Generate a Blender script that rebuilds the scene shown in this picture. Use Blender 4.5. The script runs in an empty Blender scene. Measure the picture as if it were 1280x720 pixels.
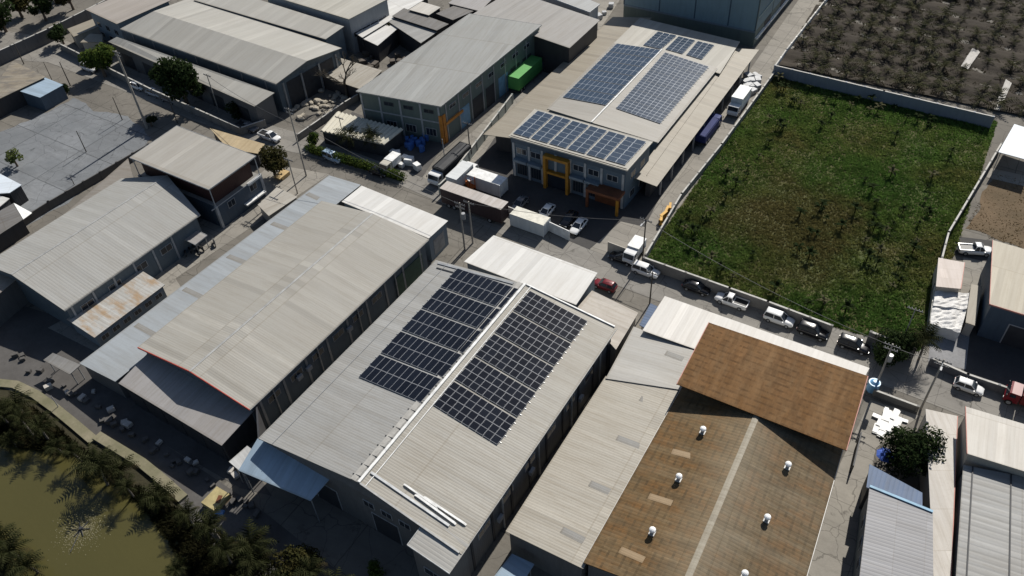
import bpy, bmesh, math, random
from mathutils import Vector, Matrix
random.seed(7)
scene = bpy.context.scene
COL = scene.collection
R = math.radians
# ------------------------------------------------------------------ camera (a drone at 88 m)
F, PITCH, ROLL, HC = 1046.16, R(43.8864), R(-3.6347), 88.0
CAM_ROT = (Matrix.Rotation(math.pi/2 - PITCH, 3, 'X') @ Matrix.Rotation(ROLL, 3, 'Z'))
cam = bpy.data.cameras.new('camera'); camo = bpy.data.objects.new('camera', cam); COL.objects.link(camo)
cam.sensor_width = 36; cam.lens = 36*F/1280; cam.clip_end = 4000
camo.matrix_world = Matrix.Translation((0, 0, HC)) @ CAM_ROT.to_4x4()
scene.camera = camo
def at(x, y, z=0.0):
    """surveyed photo position -> point on the level z (metres)"""
    r = CAM_ROT @ Vector(((x-640)/F, -(y-360)/F, -1.0))
    t = (HC-z)/-r.z
    return Vector((r.x*t, r.y*t, z))
AZ = R(56); UA = Vector((math.cos(AZ), math.sin(AZ), 0)); UB = Vector((math.cos(AZ-math.pi/2), math.sin(AZ-math.pi/2), 0))
# ------------------------------------------------------------------ light
SUN_AZ, SUN_EL = R(57), R(41)
w = bpy.data.worlds.new('World'); scene.world = w; w.use_nodes = True
nt = w.node_tree; sky = nt.nodes.new('ShaderNodeTexSky'); sky.sky_type = 'NISHITA'; sky.sun_disc = False
sky.sun_elevation = SUN_EL; sky.sun_rotation = math.pi/2 - SUN_AZ
nt.links.new(sky.outputs[0], nt.nodes['Background'].inputs[0]); nt.nodes['Background'].inputs[1].default_value = 0.06
sl = bpy.data.lights.new('sun', 'SUN'); sl.energy = 4.8; sl.angle = R(0.55); sl.color = (1, .955, .88)
so = bpy.data.objects.new('sun', sl); COL.objects.link(so)
sd = Vector((math.cos(SUN_AZ)*math.cos(SUN_EL), math.sin(SUN_AZ)*math.cos(SUN_EL), math.sin(SUN_EL)))
so.rotation_euler = sd.to_track_quat('Z', 'Y').to_euler(); so.location = sd*300
scene.view_settings.view_transform = 'Standard'; scene.view_settings.look = 'None'
scene.view_settings.exposure = 0.26; scene.view_settings.gamma = 1.0
scene.render.engine = 'CYCLES'
# ------------------------------------------------------------------ materials
MATS = {}
class NT:
    def __init__(s, name, rough=.7, metal=0.0):
        s.m = bpy.data.materials.new(name); s.m.use_nodes = True; s.t = s.m.node_tree
        s.b = s.t.nodes['Principled BSDF']; s.b.inputs['Specular IOR Level'].default_value = .35; s.b.inputs['Roughness'].default_value = rough; s.b.inputs['Metallic'].default_value = metal
    def n(s, typ, **kw):
        n = s.t.nodes.new(typ)
        for k, v in kw.items(): setattr(n, k, v)
        return n
    def l(s, a, b): s.t.links.new(a, b)
    def math(s, op, a, b=None, c=None):
        n = s.n('ShaderNodeMath', operation=op)
        for i, v in enumerate((a, b, c)):
            if v is None: continue
            if isinstance(v, (int, float)): n.inputs[i].default_value = v
            else: s.l(v, n.inputs[i])
        return n.outputs[0]
    def noise(s, vec, scale, detail=4, rough=.55):
        n = s.n('ShaderNodeTexNoise'); n.inputs['Scale'].default_value = scale; n.inputs['Detail'].default_value = detail
        n.inputs['Roughness'].default_value = rough; s.l(vec, n.inputs['Vector']); return n.outputs['Fac']
    def ramp(s, fac, stops):
        n = s.n('ShaderNodeValToRGB'); e = n.color_ramp.elements
        while len(e) < len(stops): e.new(.5)
        for i, (p, c) in enumerate(stops):
            e[i].position = p; e[i].color = (*c, 1) if len(c) == 3 else c
        s.l(fac, n.inputs[0]); return n.outputs[0]
    def mix(s, fac, a, b, mode='MIX'):
        n = s.n('ShaderNodeMix', data_type='RGBA', blend_type=mode)
        for i, v in ((0, fac), (6, a), (7, b)):
            if isinstance(v, (int, float)): n.inputs[i].default_value = v
            elif isinstance(v, (tuple, list)): n.inputs[i].default_value = (*v, 1)
            else: s.l(v, n.inputs[i])
        return n.outputs[2]
    def sep(s, v):
        n = s.n('ShaderNodeSeparateXYZ'); s.l(v, n.inputs[0]); return n.outputs
    def comb(s, x, y, z=0.0):
        n = s.n('ShaderNodeCombineXYZ')
        for i, v in enumerate((x, y, z)):
            if isinstance(v, (int, float)): n.inputs[i].default_value = v
            else: s.l(v, n.inputs[i])
        return n.outputs[0]
    def white(s, vec):
        n = s.n('ShaderNodeTexWhiteNoise', noise_dimensions='3D'); s.l(vec, n.inputs[0]); return n.outputs['Value']
    def bump(s, h, strength=.5, dist=.05):
        n = s.n('ShaderNodeBump'); n.inputs['Strength'].default_value = strength; n.inputs['Distance'].default_value = dist
        s.l(h, n.inputs['Height']); s.l(n.outputs[0], s.b.inputs['Normal'])
    def pos(s): return s.n('ShaderNodeNewGeometry').outputs['Position']
    def uv(s): return s.n('ShaderNodeUVMap').outputs[0]
def mul(c, k): return tuple(min(1, x*k) for x in c)
def roof_mat(name, base, rib=.3, depth=.035, dirt=.35, sheet=6.0, rough=.6, spots=None, spot_amt=.0, tile=0.0, seed=0.0, ridge=None):
    if name in MATS: return MATS[name]
    s = NT(name, rough); uv = s.uv(); X, Y, _ = s.sep(uv)
    if rough >= .7: s.b.inputs['Specular IOR Level'].default_value = .08
    cu = s.math('FLOOR', s.math('DIVIDE', X, .95)); cv = s.math('FLOOR', s.math('DIVIDE', Y, sheet))
    wn = s.white(s.comb(cu, cv, seed+3.1))
    big = s.noise(s.comb(X, Y, seed), .12, 5); streak = s.noise(s.comb(s.math('MULTIPLY', X, 2.2), s.math('MULTIPLY', Y, .16), seed), 1.0, 5, .6)
    fine = s.noise(s.comb(X, Y, seed+5), 2.5, 4, .65)
    col = s.mix(s.ramp(wn, [(0, (0, 0, 0)), (.08, (.35, .35, .35)), (.92, (.65, .65, .65)), (1, (1, 1, 1))]), mul(base, .82), mul(base, 1.14))
    dk = mul((base[0]*.9+.02, base[1]*.82+.012, base[2]*.72), .62)
    f1 = s.math('MULTIPLY', s.ramp(streak, [(.44, (0, 0, 0)), (.70, (1, 1, 1))]), min(1, dirt*1.35))
    col = s.mix(f1, col, dk)
    f2 = s.math('MULTIPLY', s.ramp(big, [(.42, (0, 0, 0)), (.7, (1, 1, 1))]), dirt*.7)
    col = s.mix(f2, col, mul(dk, 1.15))
    f3 = s.math('MULTIPLY', s.ramp(fine, [(.5, (0, 0, 0)), (.72, (1, 1, 1))]), dirt*.5)
    col = s.mix(f3, col, mul(dk, .9))
    if spots:
        sp = s.noise(s.comb(s.math('MULTIPLY', X, 1.3), s.math('MULTIPLY', Y, .5), seed+9), .55, 6, .65)
        col = s.mix(s.math('MULTIPLY', s.ramp(sp, [(.5-.2*spot_amt, (0, 0, 0)), (.68-.15*spot_amt, (1, 1, 1))]), .85), col, spots)
    if tile:
        t = s.white(s.comb(s.math('FLOOR', s.math('DIVIDE', X, .5)), s.math('FLOOR', s.math('DIVIDE', Y, .42)), seed))
        t2 = s.noise(s.comb(s.math('MULTIPLY', X, .8), s.math('MULTIPLY', Y, 1.1), seed), 1.3, 6, .75)
        tt = s.math('ADD', s.math('MULTIPLY', t, .28), s.math('MULTIPLY', t2, .78))
        col = s.mix(s.math('MULTIPLY', s.ramp(tt, [(.35, (0, 0, 0)), (.75, (1, 1, 1))]), tile), col, mul(base, .5))
        rowl = s.math('LESS_THAN', s.math('FRACT', s.math('DIVIDE', Y, .9)), .3)
        dash = s.noise(s.comb(s.math('MULTIPLY', X, 1.4), s.math('FLOOR', s.math('DIVIDE', Y, .9)), seed+2), 1.1, 3, .7)
        rowl = s.math('MULTIPLY', rowl, s.ramp(dash, [(.40, (0, 0, 0)), (.58, (1, 1, 1))]))
        col = s.mix(s.math('MULTIPLY', rowl, tile*1.1), col, mul(base, .38))
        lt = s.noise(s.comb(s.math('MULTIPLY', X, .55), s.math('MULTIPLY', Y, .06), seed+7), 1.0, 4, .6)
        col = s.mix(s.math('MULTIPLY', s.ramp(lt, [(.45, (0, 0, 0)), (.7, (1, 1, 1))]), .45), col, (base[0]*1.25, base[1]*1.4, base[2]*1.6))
        dk2 = s.noise(s.comb(s.math('MULTIPLY', X, .8), s.math('MULTIPLY', Y, .22), seed+11), .9, 6, .7)
        col = s.mix(s.math('MULTIPLY', s.ramp(dk2, [(.5, (0, 0, 0)), (.68, (1, 1, 1))]), .6), col, mul(base, .42))
    if ridge:
        v0, v1, rc = ridge; rv = s.math('ADD', Y, s.math('MULTIPLY', s.math('SUBTRACT', big, .5), 5.0))
        rf = s.math('SMOOTH_MIN', s.math('MAXIMUM', s.math('DIVIDE', s.math('SUBTRACT', rv, v0), v1-v0), 0.0), 1.0, .1)
        col = s.mix(s.math('MULTIPLY', rf, .8), col, s.mix(.45, rc, col))
    # sheet overlaps: a thin dirty line
    seam = s.math('LESS_THAN', s.math('FRACT', s.math('DIVIDE', Y, sheet)), .022)
    col = s.mix(s.math('MULTIPLY', seam, .35), col, dk)
    s.l(col, s.b.inputs['Base Color'])
    if depth > 0:
        ph = s.math('FRACT', s.math('DIVIDE', X, rib))
        tri = s.math('ABSOLUTE', s.math('SUBTRACT', ph, .5))
        h = s.math('SMOOTH_MIN', s.math('MULTIPLY', tri, 3.0), .9, .3)
        h = s.math('ADD', h, s.math('MULTIPLY', fine, .25))
        s.bump(h, .38, depth*.5)
    MATS[name] = s.m; return s.m
def mottled(name, base, alt, scale=.15, rough=.85, bump=.02, amt=1.0, fine=2.0, joints=0):
    if name in MATS: return MATS[name]
    s = NT(name, rough); p = s.pos()
    a = s.noise(p, scale, 7, .62); b = s.noise(p, scale*9, 5, .65); c = s.noise(p, fine*2, 3)
    col = s.mix(s.ramp(a, [(.35, (0, 0, 0)), (.65, (1, 1, 1))]), base, alt)
    col = s.mix(s.math('MULTIPLY', s.ramp(b, [(.45, (0, 0, 0)), (.7, (1, 1, 1))]), .55*amt), col, mul(base, .62))
    col = s.mix(s.math('MULTIPLY', s.ramp(c, [(.5, (0, 0, 0)), (.75, (1, 1, 1))]), .25*amt), col, mul(alt, 1.35))
    s.b.inputs['Specular IOR Level'].default_value = .2
    if joints:   # cast slabs: joints, darker repair slabs, oil stains and tyre-worn bands along the lane
        q = s.n('ShaderNodeVectorRotate', rotation_type='Z_AXIS'); s.l(p, q.inputs['Vector']); q.inputs['Angle'].default_value = math.pi/2-AZ
        X, Y, _ = s.sep(q.outputs[0]); j = joints; wob = s.math('MULTIPLY', s.noise(p, .8, 3), .25)
        jl = s.math('MAXIMUM', s.math('LESS_THAN', s.math('FRACT', s.math('DIVIDE', s.math('ADD', X, wob), j)), .016), s.math('LESS_THAN', s.math('FRACT', s.math('DIVIDE', s.math('ADD', Y, wob), j*.75)), .02))
        wn = s.white(s.comb(s.math('FLOOR', s.math('DIVIDE', X, j)), s.math('FLOOR', s.math('DIVIDE', Y, j*.75)), 2.0))
        col = s.mix(s.math('MULTIPLY', s.ramp(wn, [(.55, (0, 0, 0)), (1, (1, 1, 1))]), .45), col, mul(base, .68))
        col = s.mix(s.math('MULTIPLY', jl, .7), col, mul(base, .32))
        st = s.noise(s.comb(s.math('MULTIPLY', X, .12), s.math('MULTIPLY', Y, 1.1), 3), .7, 5, .6)
        col = s.mix(s.math('MULTIPLY', s.ramp(st, [(.5, (0, 0, 0)), (.68, (1, 1, 1))]), .5), col, mul(base, .6))
        oil = s.noise(p, .33, 5, .7); col = s.mix(s.math('MULTIPLY', s.ramp(oil, [(.60, (0, 0, 0)), (.70, (1, 1, 1))]), .75), col, mul(base, .3))
        cr = s.n('ShaderNodeTexVoronoi', feature='DISTANCE_TO_EDGE'); cr.inputs['Scale'].default_value = .22; dv = s.n('ShaderNodeVectorMath', operation='ADD'); s.l(p, dv.inputs[0])
        nn = s.n('ShaderNodeTexNoise'); nn.inputs['Scale'].default_value = .6; nn.inputs['Detail'].default_value = 4; s.l(p, nn.inputs['Vector']); s.l(nn.outputs['Color'], dv.inputs[1]); s.l(dv.outputs[0], cr.inputs['Vector'])
        col = s.mix(s.math('MULTIPLY', s.math('LESS_THAN', cr.outputs['Distance'], .008), .55), col, mul(base, .3))
    s.l(col, s.b.inputs['Base Color']); s.bump(s.math('ADD', b, c), .5, bump)
    MATS[name] = s.m; return s.m
def paint(name, c, rough=.5, metal=0.0, var=.12):
    if name in MATS: return MATS[name]
    s = NT(name, rough, metal); a = s.noise(s.pos(), 1.1, 5, .6)
    s.l(s.mix(s.ramp(a, [(.35, (0, 0, 0)), (.7, (1, 1, 1))]), mul(c, 1+var), mul(c, 1-2*var)), s.b.inputs['Base Color'])
    MATS[name] = s.m; return s.m
def gloss(name, c, rough=.25, coat=.6):
    if name in MATS: return MATS[name]
    s = NT(name, rough); a = s.noise(s.pos(), .9, 3)
    s.l(s.mix(a, mul(c, 1.06), mul(c, .88)), s.b.inputs['Base Color']); s.b.inputs['Coat Weight'].default_value = coat
    s.b.inputs['Coat Roughness'].default_value = .12
    MATS[name] = s.m; return s.m
def wall_mat(name, base, rib=.35, depth=.03, dirt=.4):
    """ribbed sheet or rendered wall; u along the wall, v up"""
    if name in MATS: return MATS[name]
    s = NT(name, .6); X, Y, _ = s.sep(s.uv())
    st = s.noise(s.comb(s.math('MULTIPLY', X, 1.5), s.math('MULTIPLY', Y, .25), 1), 1.2, 5, .65); g = s.noise(s.comb(X, Y, 4), .5, 5)
    col = s.mix(s.math('MULTIPLY', s.ramp(st, [(.42, (0, 0, 0)), (.75, (1, 1, 1))]), dirt), base, mul(base, .5))
    col = s.mix(s.math('MULTIPLY', s.ramp(g, [(.4, (0, 0, 0)), (.7, (1, 1, 1))]), dirt*.5), col, mul((base[0]*1.05, base[1]*.95, base[2]*.85), .75))
    s.l(col, s.b.inputs['Base Color'])
    if depth:
        h = s.math('ABSOLUTE', s.math('SUBTRACT', s.math('FRACT', s.math('DIVIDE', X, rib)), .5)); s.bump(h, .7, depth)
    MATS[name] = s.m; return s.m
def panel_mat(name, halves, rough=.14, c1=(.004, .005, .009), c2=(.007, .009, .015), fc=(.23, .24, .26)):
    """framed photovoltaic panel: cell grid, busbar gap, bright frame; uv 0..1 over the panel"""
    if name in MATS: return MATS[name]
    s = NT(name, .16); X, Y, _ = s.sep(s.uv())
    def edge(v, w_): return s.math('GREATER_THAN', s.math('ABSOLUTE', s.math('SUBTRACT', v, .5)), .5-w_)
    fr = s.math('MAXIMUM', edge(X, .028), edge(Y, .016))
    if halves: fr = s.math('MAXIMUM', fr, s.math('MULTIPLY', s.math('LESS_THAN', s.math('ABSOLUTE', s.math('SUBTRACT', Y, .5)), .022), .55))
    cell = s.math('MAXIMUM', s.math('GREATER_THAN', s.math('ABSOLUTE', s.math('SUBTRACT', s.math('FRACT', s.math('MULTIPLY', X, 6)), .5)), .47),
                  s.math('GREATER_THAN', s.math('ABSOLUTE', s.math('SUBTRACT', s.math('FRACT', s.math('MULTIPLY', Y, 12)), .5)), .47))
    oi = s.n('ShaderNodeObjectInfo').outputs['Random']
    base = s.mix(oi, c1, c2)
    col = s.mix(s.math('MULTIPLY', cell, .25), base, (.06, .07, .09))
    col = s.mix(fr, col, fc)
    s.l(col, s.b.inputs['Base Color']); s.l(s.math('ADD', s.math('MULTIPLY', fr, .3), rough), s.b.inputs['Roughness'])
    MATS[name] = s.m; return s.m
# ------------------------------------------------------------------ mesh builder
def root_loc(o):
    while o.parent: o = o.parent
    return o.location
class MB:
    def __init__(s): s.v = []; s.f = []; s.uv = []; s.mi = []
    def face(s, pts, uv=None, m=0):
        i = len(s.v); s.v += [Vector(p) for p in pts]; s.f.append(tuple(range(i, i+len(pts))))
        if uv is None:
            a = Vector(pts[0]); e = (Vector(pts[1])-a)
            n = Vector((0, 0, 0))
            for k in range(1, len(pts)-1): n += (Vector(pts[k])-a).cross(Vector(pts[k+1])-a)
            if n.length > 1e-9: n.normalize()
            e = e.normalized() if e.length > 1e-9 else Vector((1, 0, 0)); g = n.cross(e)
            uv = [((Vector(p)-a).dot(e), (Vector(p)-a).dot(g)) for p in pts]
        s.uv.append(uv); s.mi.append(m)
    def slab(s, q, t=.12, m=0, ms=None):
        """q: eave near, eave far, ridge far, ridge near (seen from above); u along the eave, v up the slope"""
        q = [Vector(p) for p in q]; ms = m if ms is None else ms
        eu = (q[1]-q[0]).normalized(); d = q[3]-q[0]; n = eu.cross(d).normalized(); ev = n.cross(eu)
        flip = n.z < 0
        uv = [((p-q[0]).dot(eu), (p-q[0]).dot(ev)) for p in q]
        dn = Vector((0, 0, -t)); b = [p+dn for p in q]
        if flip:
            s.face(q[::-1], uv[::-1], m); s.face(b, None, ms)
            for i in range(4): s.face([q[i], q[(i+1) % 4], b[(i+1) % 4], b[i]], None, ms)
        else:
            s.face(q, uv, m); s.face(b[::-1], None, ms)
            for i in range(4): s.face([q[(i+1) % 4], q[i], b[i], b[(i+1) % 4]], None, ms)
    def wallring(s, pts, z0=0.0, m=0):
        """vertical walls under a closed ring of top points, u along, v up"""
        n = len(pts); area = sum(pts[i].x*pts[(i+1) % n].y-pts[(i+1) % n].x*pts[i].y for i in range(n))
        if area < 0: pts = pts[::-1]
        for i in range(n):
            a, b = pts[i], pts[(i+1) % n]; L = (b-a).xy.length
            s.face([(a.x, a.y, z0), (b.x, b.y, z0), b, a], [(0, 0), (L, 0), (L, b.z-z0), (0, a.z-z0)], m)
    def prism(s, poly, z0, z1, m=0):
        poly = [Vector((p[0], p[1], 0)) for p in poly]
        n = len(poly); area = sum(poly[i].x*poly[(i+1) % n].y-poly[(i+1) % n].x*poly[i].y for i in range(n))
        if area < 0: poly = poly[::-1]
        for i in range(n):
            a, b = poly[i], poly[(i+1) % n]; L = (b-a).length
            s.face([(a.x, a.y, z0), (b.x, b.y, z0), (b.x, b.y, z1), (a.x, a.y, z1)], [(0, 0), (L, 0), (L, z1-z0), (0, z1-z0)], m)
        s.face([(p.x, p.y, z1) for p in poly], None, m); s.face([(p.x, p.y, z0) for p in poly[::-1]], None, m)
    def box(s, c, size, ang=0.0, m=0):
        c = Vector(c); ca, sa = math.cos(ang), math.sin(ang); hx, hy, hz = size[0]/2, size[1]/2, size[2]/2
        P = lambda x, y, z: Vector((c.x+ca*x*hx-sa*y*hy, c.y+sa*x*hx+ca*y*hy, c.z+z*hz))
        for f in (((-1, -1, -1), (-1, 1, -1), (1, 1, -1), (1, -1, -1)), ((-1, -1, 1), (1, -1, 1), (1, 1, 1), (-1, 1, 1)),
                  ((-1, -1, -1), (1, -1, -1), (1, -1, 1), (-1, -1, 1)), ((1, -1, -1), (1, 1, -1), (1, 1, 1), (1, -1, 1)),
                  ((1, 1, -1), (-1, 1, -1), (-1, 1, 1), (1, 1, 1)), ((-1, 1, -1), (-1, -1, -1), (-1, -1, 1), (-1, 1, 1))):
            s.face([P(*p) for p in f], None, m)
    def tube(s, p, q, r0, r1=None, n=8, m=0, cap=True):
        p, q = Vector(p), Vector(q); r1 = r0 if r1 is None else r1; d = (q-p).normalized()
        u = d.orthogonal().normalized(); v = d.cross(u)
        A = [p+u*math.cos(2*math.pi*i/n)*r0+v*math.sin(2*math.pi*i/n)*r0 for i in range(n)]
        B = [q+u*math.cos(2*math.pi*i/n)*r1+v*math.sin(2*math.pi*i/n)*r1 for i in range(n)]
        for i in range(n): s.face([A[i], A[(i+1) % n], B[(i+1) % n], B[i]], None, m)
        if cap: s.face(B, None, m); s.face(A[::-1], None, m)
    def loft(s, rings, m=0, caps=True, closed=True):
        n = len(rings[0])
        for a, b in zip(rings, rings[1:]):
            for i in range(n if closed else n-1): s.face([a[i], a[(i+1) % n], b[(i+1) % n], b[i]], None, m)
        if caps: s.face(rings[0][::-1], None, m); s.face(rings[-1], None, m)
    def mesh(s, name, mats, org=Vector((0, 0, 0))):
        me = bpy.data.meshes.new(name); me.from_pydata([tuple(v-org) for v in s.v], [], s.f)
        uvl = me.uv_layers.new(name='UVMap'); k = 0; flat = []
        for u in s.uv:
            for p in u: flat += [p[0], p[1]]
        uvl.data.foreach_set('uv', flat); me.polygons.foreach_set('material_index', s.mi)
        for mt in (mats if isinstance(mats, (list, tuple)) else [mats]): me.materials.append(mt)
        me.update(); return me
    def build(s, name, mats, parent=None, label=None, smooth=False, weld=False):
        org = root_loc(parent) if parent else Vector((0, 0, 0))
        me = s.mesh(name, mats, org)
        if weld or smooth:
            bm = bmesh.new(); bm.from_mesh(me); bmesh.ops.remove_doubles(bm, verts=bm.verts, dist=1e-4); bm.to_mesh(me); bm.free()
        if smooth: me.polygons.foreach_set('use_smooth', [True]*len(me.polygons))
        o = bpy.data.objects.new(name, me); COL.objects.link(o)
        if parent: o.parent = parent
        if label: o['label'] = label
        return o
    def build_top(s, name, mats, label, cat, group=None, kind=None, loc=None, smooth=False):
        """a thing that is one mesh; origin at its base"""
        if loc is None:
            n = len(s.v); loc = Vector((sum(v.x for v in s.v)/n, sum(v.y for v in s.v)/n, min(v.z for v in s.v)))
        me = s.mesh(name, mats, Vector(loc))
        if smooth:
            bm = bmesh.new(); bm.from_mesh(me); bmesh.ops.remove_doubles(bm, verts=bm.verts, dist=1e-4); bm.to_mesh(me); bm.free()
            me.polygons.foreach_set('use_smooth', [True]*len(me.polygons))
        o = bpy.data.objects.new(name, me); o.location = loc; COL.objects.link(o); tag(o, label, cat, group, kind); return o
def tag(o, label=None, cat=None, group=None, kind=None):
    if label: o['label'] = label
    if cat: o['category'] = cat
    if group: o['group'] = group
    if kind: o['kind'] = kind
    return o
def thing(name, label, cat, loc, rz=0.0, group=None):
    o = bpy.data.objects.new(name, None); COL.objects.link(o); o.location = Vector(loc); o.rotation_euler = (0, 0, rz)
    o.empty_display_size = .3
    return tag(o, label, cat, group)
def copy_tree(o, parent=None):
    c = o.copy(); COL.objects.link(c)
    if parent: c.parent = parent
    for ch in list(o.children): copy_tree(ch, c)
    return c
def ground_poly(name, px, z, mat, rag=0):
    mb = MB(); pts = [at(*p, 0) for p in px]
    if rag:
        rr_ = random.Random(len(px)); out = []
        for i, a in enumerate(pts):
            c = pts[(i+1) % len(pts)]; n = max(1, int((c-a).length/1.3)); d = (c-a).normalized(); nn = Vector((-d.y, d.x, 0)); k = 0
            for j in range(n): k = k*.7+rr_.uniform(-rag, rag); out.append(a.lerp(c, j/n)+nn*k)
        pts = out
    n = len(pts); area = sum(pts[i].x*pts[(i+1) % n].y-pts[(i+1) % n].x*pts[i].y for i in range(n))
    if area < 0: pts = pts[::-1]
    mb.face([(p.x, p.y, z) for p in pts]); o = mb.build(name, mat); o['kind'] = 'structure'; return o
# ------------------------------------------------------------------ building helpers
def hit(px, q):
    """point of the plane through q[0], q[1], q[3] under photo position px"""
    n = (q[1]-q[0]).cross(q[3]-q[0]); o = Vector((0, 0, HC)); r = CAM_ROT @ Vector(((px[0]-640)/F, -(px[1]-360)/F, -1.0))
    return o + r*((q[0]-o).dot(n)/r.dot(n))
def inset_ring(q, d):
    c = sum(q, Vector((0, 0, 0)))/len(q); out = []; n = len(q)
    area = sum(q[i].x*q[(i+1) % n].y-q[(i+1) % n].x*q[i].y for i in range(n)); sg = 1 if area > 0 else -1
    for i in range(n):
        p, a, b = q[i], q[i-1], q[(i+1) % n]
        e1 = (p-a).xy.normalized(); e2 = (b-p).xy.normalized()
        n1 = Vector((-e1.y, e1.x))*sg; n2 = Vector((-e2.y, e2.x))*sg
        k = d/(1+n1.dot(n2)) if n1.dot(n2) > -.9 else 0
        out.append(Vector((p.x+(n1.x+n2.x)*k, p.y+(n1.y+n2.y)*k, p.z)))
    return out
class Bld:
    """a building in progress: root, foot ring (near-left, near-right, far-right, far-left), roof planes"""
    def side(s, k):
        f = s.foot; a, b = {'near': (f[0], f[1]), 'right': (f[1], f[2]), 'far': (f[2], f[3]), 'left': (f[3], f[0])}[k]
        d = (b-a).xy; L = d.length; d = d.normalized(); nrm = Vector((d.y, -d.x)); c = sum(f, Vector((0, 0, 0)))/4
        if nrm.dot((a-c).xy) < 0: nrm = -nrm
        return a, d, L, nrm, math.atan2(d.y, d.x)
    def box(s, name, side, u, z, w_, h, mat, proud=.06, depth=.12, parent=None, label=None):
        a, d, L, nrm, ang = s.side(side)
        if -1 <= u <= 1: u = (u if u >= 0 else 1+u)*L
        c = (a.x+d.x*u+nrm.x*(proud-depth/2), a.y+d.y*u+nrm.y*(proud-depth/2), z+h/2)
        mb = MB(); mb.box(c, (w_, depth, h), ang); return mb.build(name, mat, parent or s.root, label)
    def window(s, side, u, z, w_, h, frame='wframe', panes=2):
        fr = s.box('window', side, u, z, w_, h, M[frame], .07)
        a, d, L, nrm, ang = s.side(side); uu = u*L if 0 <= u <= 1 else u
        mb = MB(); pw = (w_-.12)/panes
        for i in range(panes):
            x = uu-w_/2+.06+pw*(i+.5)
            mb.box((a.x+d.x*x+nrm.x*.055, a.y+d.y*x+nrm.y*.055, z+h/2), (pw-.08, .06, h-.16), ang)
        mb.build('pane', M['glass'], fr); return fr
    def door(s, side, u, w_, h, mat, frame='wframe'):
        fr = s.box('door_frame', side, u, 0, w_+.3, h+.15, M[frame], .05)
        s.box('shutter', side, u, 0.02, w_, h, mat, .08, .12, fr)
M = {}
M['glass'] = gloss('window_glass', (.02, .026, .035), .12, .3)
M['wframe'] = paint('white_frame', (.34, .35, .36), .5)
M['dframe'] = paint('dark_frame', (.06, .065, .07), .5)
M['white'] = paint('white_paint', (.72, .72, .70), .5)
M['alu'] = paint('bright_aluminium', (.55, .56, .56), .38, .3)
M['steel'] = paint('grey_steel', (.30, .31, .32), .5, .3)
M['dark'] = paint('dark_steel', (.035, .037, .042), .6)
M['red'] = paint('red_fascia', (.42, .075, .055), .55)
M['pink'] = paint('faded_pink_fascia', (.46, .20, .16), .6)
M['conc'] = mottled('wall_concrete', (.27, .26, .24), (.2, .195, .18), .5)
M['gutter'] = paint('gutter_metal', (.36, .36, .35), .5, .2)
M['sky1'] = roof_mat('skylight_sheet', (.25, .245, .23), .3, .03, .5, 9)
M['sky2'] = roof_mat('skylight_sheet_tan', (.30, .215, .125), .3, .03, .5, 9)
RZ = .16
def finish(b, q, inset, wallm, tops=None, fascia=None):
    b.foot = inset_ring(q, inset)
    ring = tops or b.foot
    mb = MB(); mb.wallring(ring, 0.0); b.wall = mb.build('wall', wallm, b.root)
def edge_strip(mb, a, b, h=.28, t=.1, dz=.03):
    d = (b-a); ang = math.atan2(d.y, d.x); n = Vector((math.sin(ang), -math.cos(ang), 0))
    A = [a+n*t/2, a-n*t/2]; B = [b+n*t/2, b-n*t/2]
    lo = Vector((0, 0, -h+dz)); hi = Vector((0, 0, dz))
    ra = [A[0]+lo, A[1]+lo, A[1]+hi, A[0]+hi]; rb = [B[0]+lo, B[1]+lo, B[1]+hi, B[0]+hi]
    mb.loft([ra, rb])
def gable(name, label, nl, nr, fr, fl, ze, rn, rf, zr, roofm, wallm, inset=.5, fascia=None, cap=None, cat='building', roofm2=None, t=RZ, zs=None):
    b = Bld(); q = [at(*p, ze) for p in (nl, nr, fr, fl)] if not isinstance(nl, Vector) else [nl, nr, fr, fl]
    g = [at(*rn, zr), at(*rf, zr)] if not isinstance(rn, Vector) else [rn, rf]
    c = sum(q, Vector((0, 0, 0)))/4; b.root = thing(name, label, cat, (c.x, c.y, 0))
    b.L = [q[0], q[3], g[1], g[0]]; b.Rr = [q[1], q[2], g[1], g[0]]; b.q = q; b.g = g
    mb = MB(); mb.slab(b.L, t, 0); mb.slab(b.Rr, t, 1)
    b.roof = mb.build('roof', [roofm, roofm2 or roofm], b.root)
    f = inset_ring([Vector((p.x, p.y, ze-t-.05)) for p in q], inset)
    d = (g[1]-g[0]).normalized()*inset; gn, gf = g[0]+d, g[1]-d; gn.z = gf.z = zr-t-.05
    finish(b, [Vector((p.x, p.y, ze-t-.05)) for p in q], inset, wallm, [f[0], f[1], f[2], f[3]])
    
    for tr_ in ([f[0], f[1], gn], [f[2], f[3], gf]): tri = MB(); tri.face(tr_); tri.build('gable_wall', wallm, b.root)
    if cap:
        mb = MB(); w_ = .16
        for sl_, e in ((b.L, 0), (b.Rr, 1)):
            dirn = (sl_[0]-sl_[3]).normalized()*w_
            up = Vector((0, 0, .05)); mb.slab([g[0]+dirn+up, g[1]+dirn+up, g[1]+up, g[0]+up], .04)
        mb.build('ridge_cap', M['gutter'] if cap is M['alu'] else cap, b.roof)
    if fascia:
        for a_, b_ in ((q[0], g[0]), (g[0], q[1])):
            mb = MB(); edge_strip(mb, a_, b_); mb.build('fascia', fascia, b.roof)
    mb = MB(); edge_strip(mb, q[1], q[2], .16, .14, -.06); mb.build('gutter', M['gutter'], b.roof)
    mb = MB(); edge_strip(mb, q[0], q[3], .16, .14, -.06); mb.build('gutter', M['gutter'], b.roof)
    return b
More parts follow.
